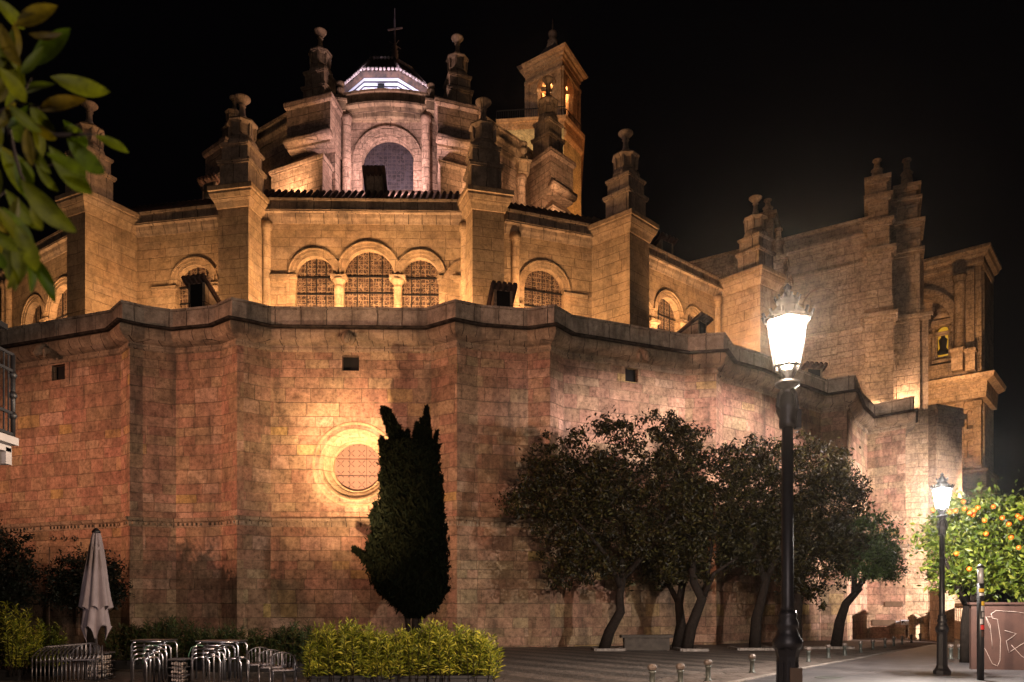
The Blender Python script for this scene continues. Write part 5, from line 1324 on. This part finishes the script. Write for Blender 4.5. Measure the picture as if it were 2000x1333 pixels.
for k in range(26):
    x, y = rng.uniform(-40, 70), rng.uniform(20, 500); a = rng.uniform(-.4, 2.4); l_ = rng.uniform(70, 120); LV.append((x, y, x + l_ * math.cos(a) * .8, y + l_ * math.sin(a)))
for x0, y0, x1, y1 in LV:
    d0 = fd + rng.uniform(-.25, .25); d1 = d0 + rng.uniform(-.04, .04)
    a, b = pt(x0, y0, d0), pt(x1, y1, d1); ax = b - a; Ln = ax.length; ax.normalize()
    view = a - Vector((0, 0, EYE)); view.normalize(); side = ax.cross(view).normalized(); q = rng.uniform(-.6, .6)
    side = (side * math.cos(q) + view * math.sin(q)).normalized(); nn = side.cross(ax)
    base = len(V); ns = 8; wv = Ln * rng.uniform(.13, .19)
    for i in range(ns + 1):
        t = i / ns; c = a + ax * Ln * t + nn * (Ln * .10 * math.sin(math.pi * t)) ; wd = wv * (math.sin(math.pi * min(1, t * 1.0 + .0)) ** .75) * (1.05 - .35 * t) + .0005
        for s_ in (-1, -.5, 0, .5, 1): V.append(tuple(c + side * wd * s_ + nn * abs(s_) * wd * .3))
    for i in range(ns):
        for j in range(4):
            k = base + i * 5 + j; Fc.append((k, k + 1, k + 6, k + 5))
npmesh("foliage", np.array(V), np.array(Fc), M_leafN, br).data.polygons.foreach_set('use_smooth', [True] * len(Fc))
m = MB()
for path in ([(-120, 260), (-30, 235), (15, 212), (40, 190), (62, 150)], [(15, 212), (60, 238), (110, 265), (130, 262)], [(10, 215), (25, 290), (40, 340), (60, 380)], [(-120, 420), (-30, 400), (10, 375)], [(30, 200), (75, 210)], [(-120, 40), (-40, 60), (0, 90)], [(70, 325), (120, 315), (100, 290)], [(110, 265), (185, 262)]):
    m.tube([pt(x, y, fd) for x, y in path], [.007 * (1 - .6 * i / (len(path) - 1)) for i in range(len(path))], 6)
m.build("twig", M_bark, br)
# a light pendant fruit stalk catching the lamp
# ------------------------------------------------------------------ right-hand street corner
gw = thing("graffiti_wall", "low rust brown wall panel scrawled with white graffiti at the right edge", "wall", (13, 20.5, gz(20.5)))
wl = Plane(xy(1897, 21.2), xy(2160, 20.2)); m = MB(); zt = wl.z(1960, 1181)
wl.boxu(m, 0, wl.L, gz(20.5) - .1, zt, -.22, 0); wl.boxu(m, -.04, wl.L, zt, zt + .06, -.26, .04); m.build("panel", M_rust, gw)
m = MB()
for P in ([(1935, 1200), (1945, 1193), (1990, 1196), (2010, 1200)], [(1936, 1200), (1938, 1208), (1948, 1210), (1954, 1250), (1953, 1290), (1948, 1301), (1938, 1297), (1925, 1270), (1912, 1255), (1911, 1240)], [(1926, 1206), (1934, 1222), (1938, 1266)],
          [(1962, 1232), (1985, 1238), (1972, 1248), (1965, 1252), (1970, 1275), (1990, 1262), (2010, 1250)], [(1940, 1206), (1925, 1205), (1934, 1230)], [(1975, 1260), (1995, 1282), (2010, 1290)]):
    q = [wl.w(wl.u(x), wl.z(x, y), .012) for x, y in P]
    sm = []
    for i in range(len(q) - 1):
        for t in (0, .33, .66): sm.append(q[i].lerp(q[i + 1], t))
    m.tube(sm + [q[-1]], .007, 5)
m.build("graffiti", M_chalk, gw)
# pole covered in stickers
pd = 17.5; pp_ = xy(1915, pd); g = gz(pd)
pole = thing("sticker_pole", "black traffic pole plastered with stickers and topped by a pale cap", "pole", (pp_.x, pp_.y, g))
z_ = lambda y: EYE + (HZ - y) / F * pd
m = MB(); m.tube([(pp_.x, pp_.y, g), (pp_.x, pp_.y, z_(1140))], .075, 14); m.build("post", M_iron, pole)
m = MB(); m.tube([(pp_.x, pp_.y, z_(1140)), (pp_.x, pp_.y, z_(1110))], .062, 14); m.build("pale_cap", M_grey, pole)
m = MB(); m.lathe([(.08, 0), (.085, .02), (.06, .06), (.02, .09)], (pp_.x, pp_.y, z_(1110)), 12); m.build("top_cap", M_iron, pole)
def sticker(y0, y1, a0, a1, mat):
    m = MB(); n = 6; r_ = .0785
    vs = [(pp_.x + r_ * math.sin(a0 + (a1 - a0) * k / n), pp_.y - r_ * math.cos(a0 + (a1 - a0) * k / n), z_(y)) for y in (y1, y0) for k in range(n + 1)]
    m.add(vs, [(k, k + 1, k + n + 2, k + n + 1) for k in range(n)]); m.build("sticker", mat, pole)
sticker(1150, 1157, -1, .6, M_yellow); sticker(1159, 1164, -.8, .4, M_grey); sticker(1175, 1183, -.3, .9, M_yellow); sticker(1184, 1194, -.4, 1.0, M_grey); sticker(1196, 1206, -.2, 1.0, M_white); sticker(1209, 1219, -.6, .2, M_grey); sticker(1221, 1230, -.5, .9, M_red); sticker(1233, 1244, -.3, .8, M_rust)
# plaques on the corner block
lb = Plane(wallp[-3], wallp[-2])
def plaque(x0, x1, y0, y1, mat, label, arrow=False):
    m = MB(); lb.box(m, x0, x1, y0, y1, .0, .05); o = m.build("wall_plaque", mat); tag(o, label, "plaque")
    if arrow:
        m = MB(); c = lambda x, y: lb.w(lb.u(x), lb.z(x, y), .06); m.bar(c(1771, 1219.5), c(1764, 1213), .09, .02); m.bar(c(1764, 1213), c(1769, 1213), .09, .02); m.bar(c(1764, 1213), c(1764, 1218), .09, .02); m.build("arrow", M_iron, o)
plaque(1729, 1764, 1175, 1185, M_brown, "long brown plaque high on the grey corner block"); plaque(1704, 1748, 1211, 1222, M_brown, "long brown plaque low on the grey corner block beside the small signs")
plaque(1750, 1757, 1213, 1219, M_white, "tiny white notice between brown plaque and arrow sign"); plaque(1760, 1775, 1211, 1221, M_grey, "small pale sign with a black diagonal arrow on the corner block", True)
# stone posts and low wall in the lane beyond
for px, l in ((1786, "rounded stone post left of two beside the corner pilaster"), (1805, "rounded stone post right of two before the lane wall")):
    p = xy(px, 52); m = MB(); g = gz(52); m.lathe([(.42, 0), (.42, .1), (.34, .2), (.33, 1.3), (.40, 1.4), (.42, 1.5), (.2, 1.68), (.05, 1.75)], (p.x, p.y, g), 16)
    tag(m.build("stone_post", M_fac), l, "stone post", "stone posts in the lane")
lw = Plane(xy(1816, 50), xy(1842, 46)); m = MB(); lw.boxu(m, 0, lw.L, gz(50) - .2, gz(48) + 3.0, -.6, 0); lw.boxu(m, -.05, lw.L + .05, gz(48) + 3.0, gz(48) + 3.15, -.65, .08); tag(m.build("lane_wall", M_fac), "short lit stone wall stub at the mouth of the lane", "wall")
rw = Plane(xy(1846, 62), xy(1900, 44)); m = MB(); rw.boxu(m, 0, rw.L, gz(55) - .5, gz(55) + 1.3, -.4, 0)
for k in range(14): rw.boxu(m, rw.L * (k + .2) / 14, rw.L * (k + .6) / 14, gz(55) + 1.3, gz(55) + 2.3, -.3, -.08)
rw.boxu(m, -.1, rw.L, gz(55) + 2.3, gz(55) + 2.5, -.45, .05); tag(m.build("balustrade", M_fac), "long stone balustrade receding down the lane behind the far lamp", "balustrade")
# tree pit kerbs and stone bench by the wall
for x0, x1, y, d, l in ((1163, 1216, 1274, 33.5, "pale kerb round the leftmost orange tree foot"), (1330, 1378, 1272, 33.2, "pale kerb round the forked orange tree foot"), (1440, 1512, 1266, 34.2, "pale kerb round the orange tree left of the tall lamp"), (1570, 1660, 1260, 35.8, "pale kerb round the rightmost slanting orange tree foot")):
    a, b = xy(x0, d), xy(x1, d); g = gz(d); m = MB(); D_ = 1.3
    for (p, q) in (((a.x, a.y - .3), (b.x, b.y - .3)), ((b.x, b.y - .3), (b.x, b.y + D_)), ((a.x, a.y - .3), (a.x, a.y + D_))):
        m.bar((*p, g + .06), (*q, g + .06), .16, .12)
    tag(m.build("tree_kerb", M_kerb), l, "kerb", "kerbs round the orange trees")
a = xy(1262, 34.3); g = gz(34.3); bn_ = thing("stone_bench", "low dark stone bench between the two left orange trees", "bench", (a.x, a.y, g))
m = MB(); m.box((a.x, a.y, g + .62), (2.3, .7, .12)); m.build("seat", M_darkstone, bn_); m = MB(); m.box((a.x, a.y, g + .28), (2.0, .5, .56)); m.build("base", M_darkstone, bn_)

# ------------------------------------------------------------------ thin haze added to give the lamps a halo
hz = bpy.data.materials.new("lamp_halo_haze"); hz.use_nodes = True; nt = hz.node_tree
nt.nodes.remove(nt.nodes["Principled BSDF"])
pv = nt.nodes.new('ShaderNodeVolumePrincipled'); pv.inputs['Density'].default_value = .00014; pv.inputs['Color'].default_value = (.9, .9, .9, 1); pv.inputs['Anisotropy'].default_value = .94
nt.links.new(pv.outputs[0], nt.nodes['Material Output'].inputs['Volume'])
m = MB(); m.box((0, 180, 30), (460, 500, 72)); tag(m.build("haze", hz, uv=False), kind='stuff')
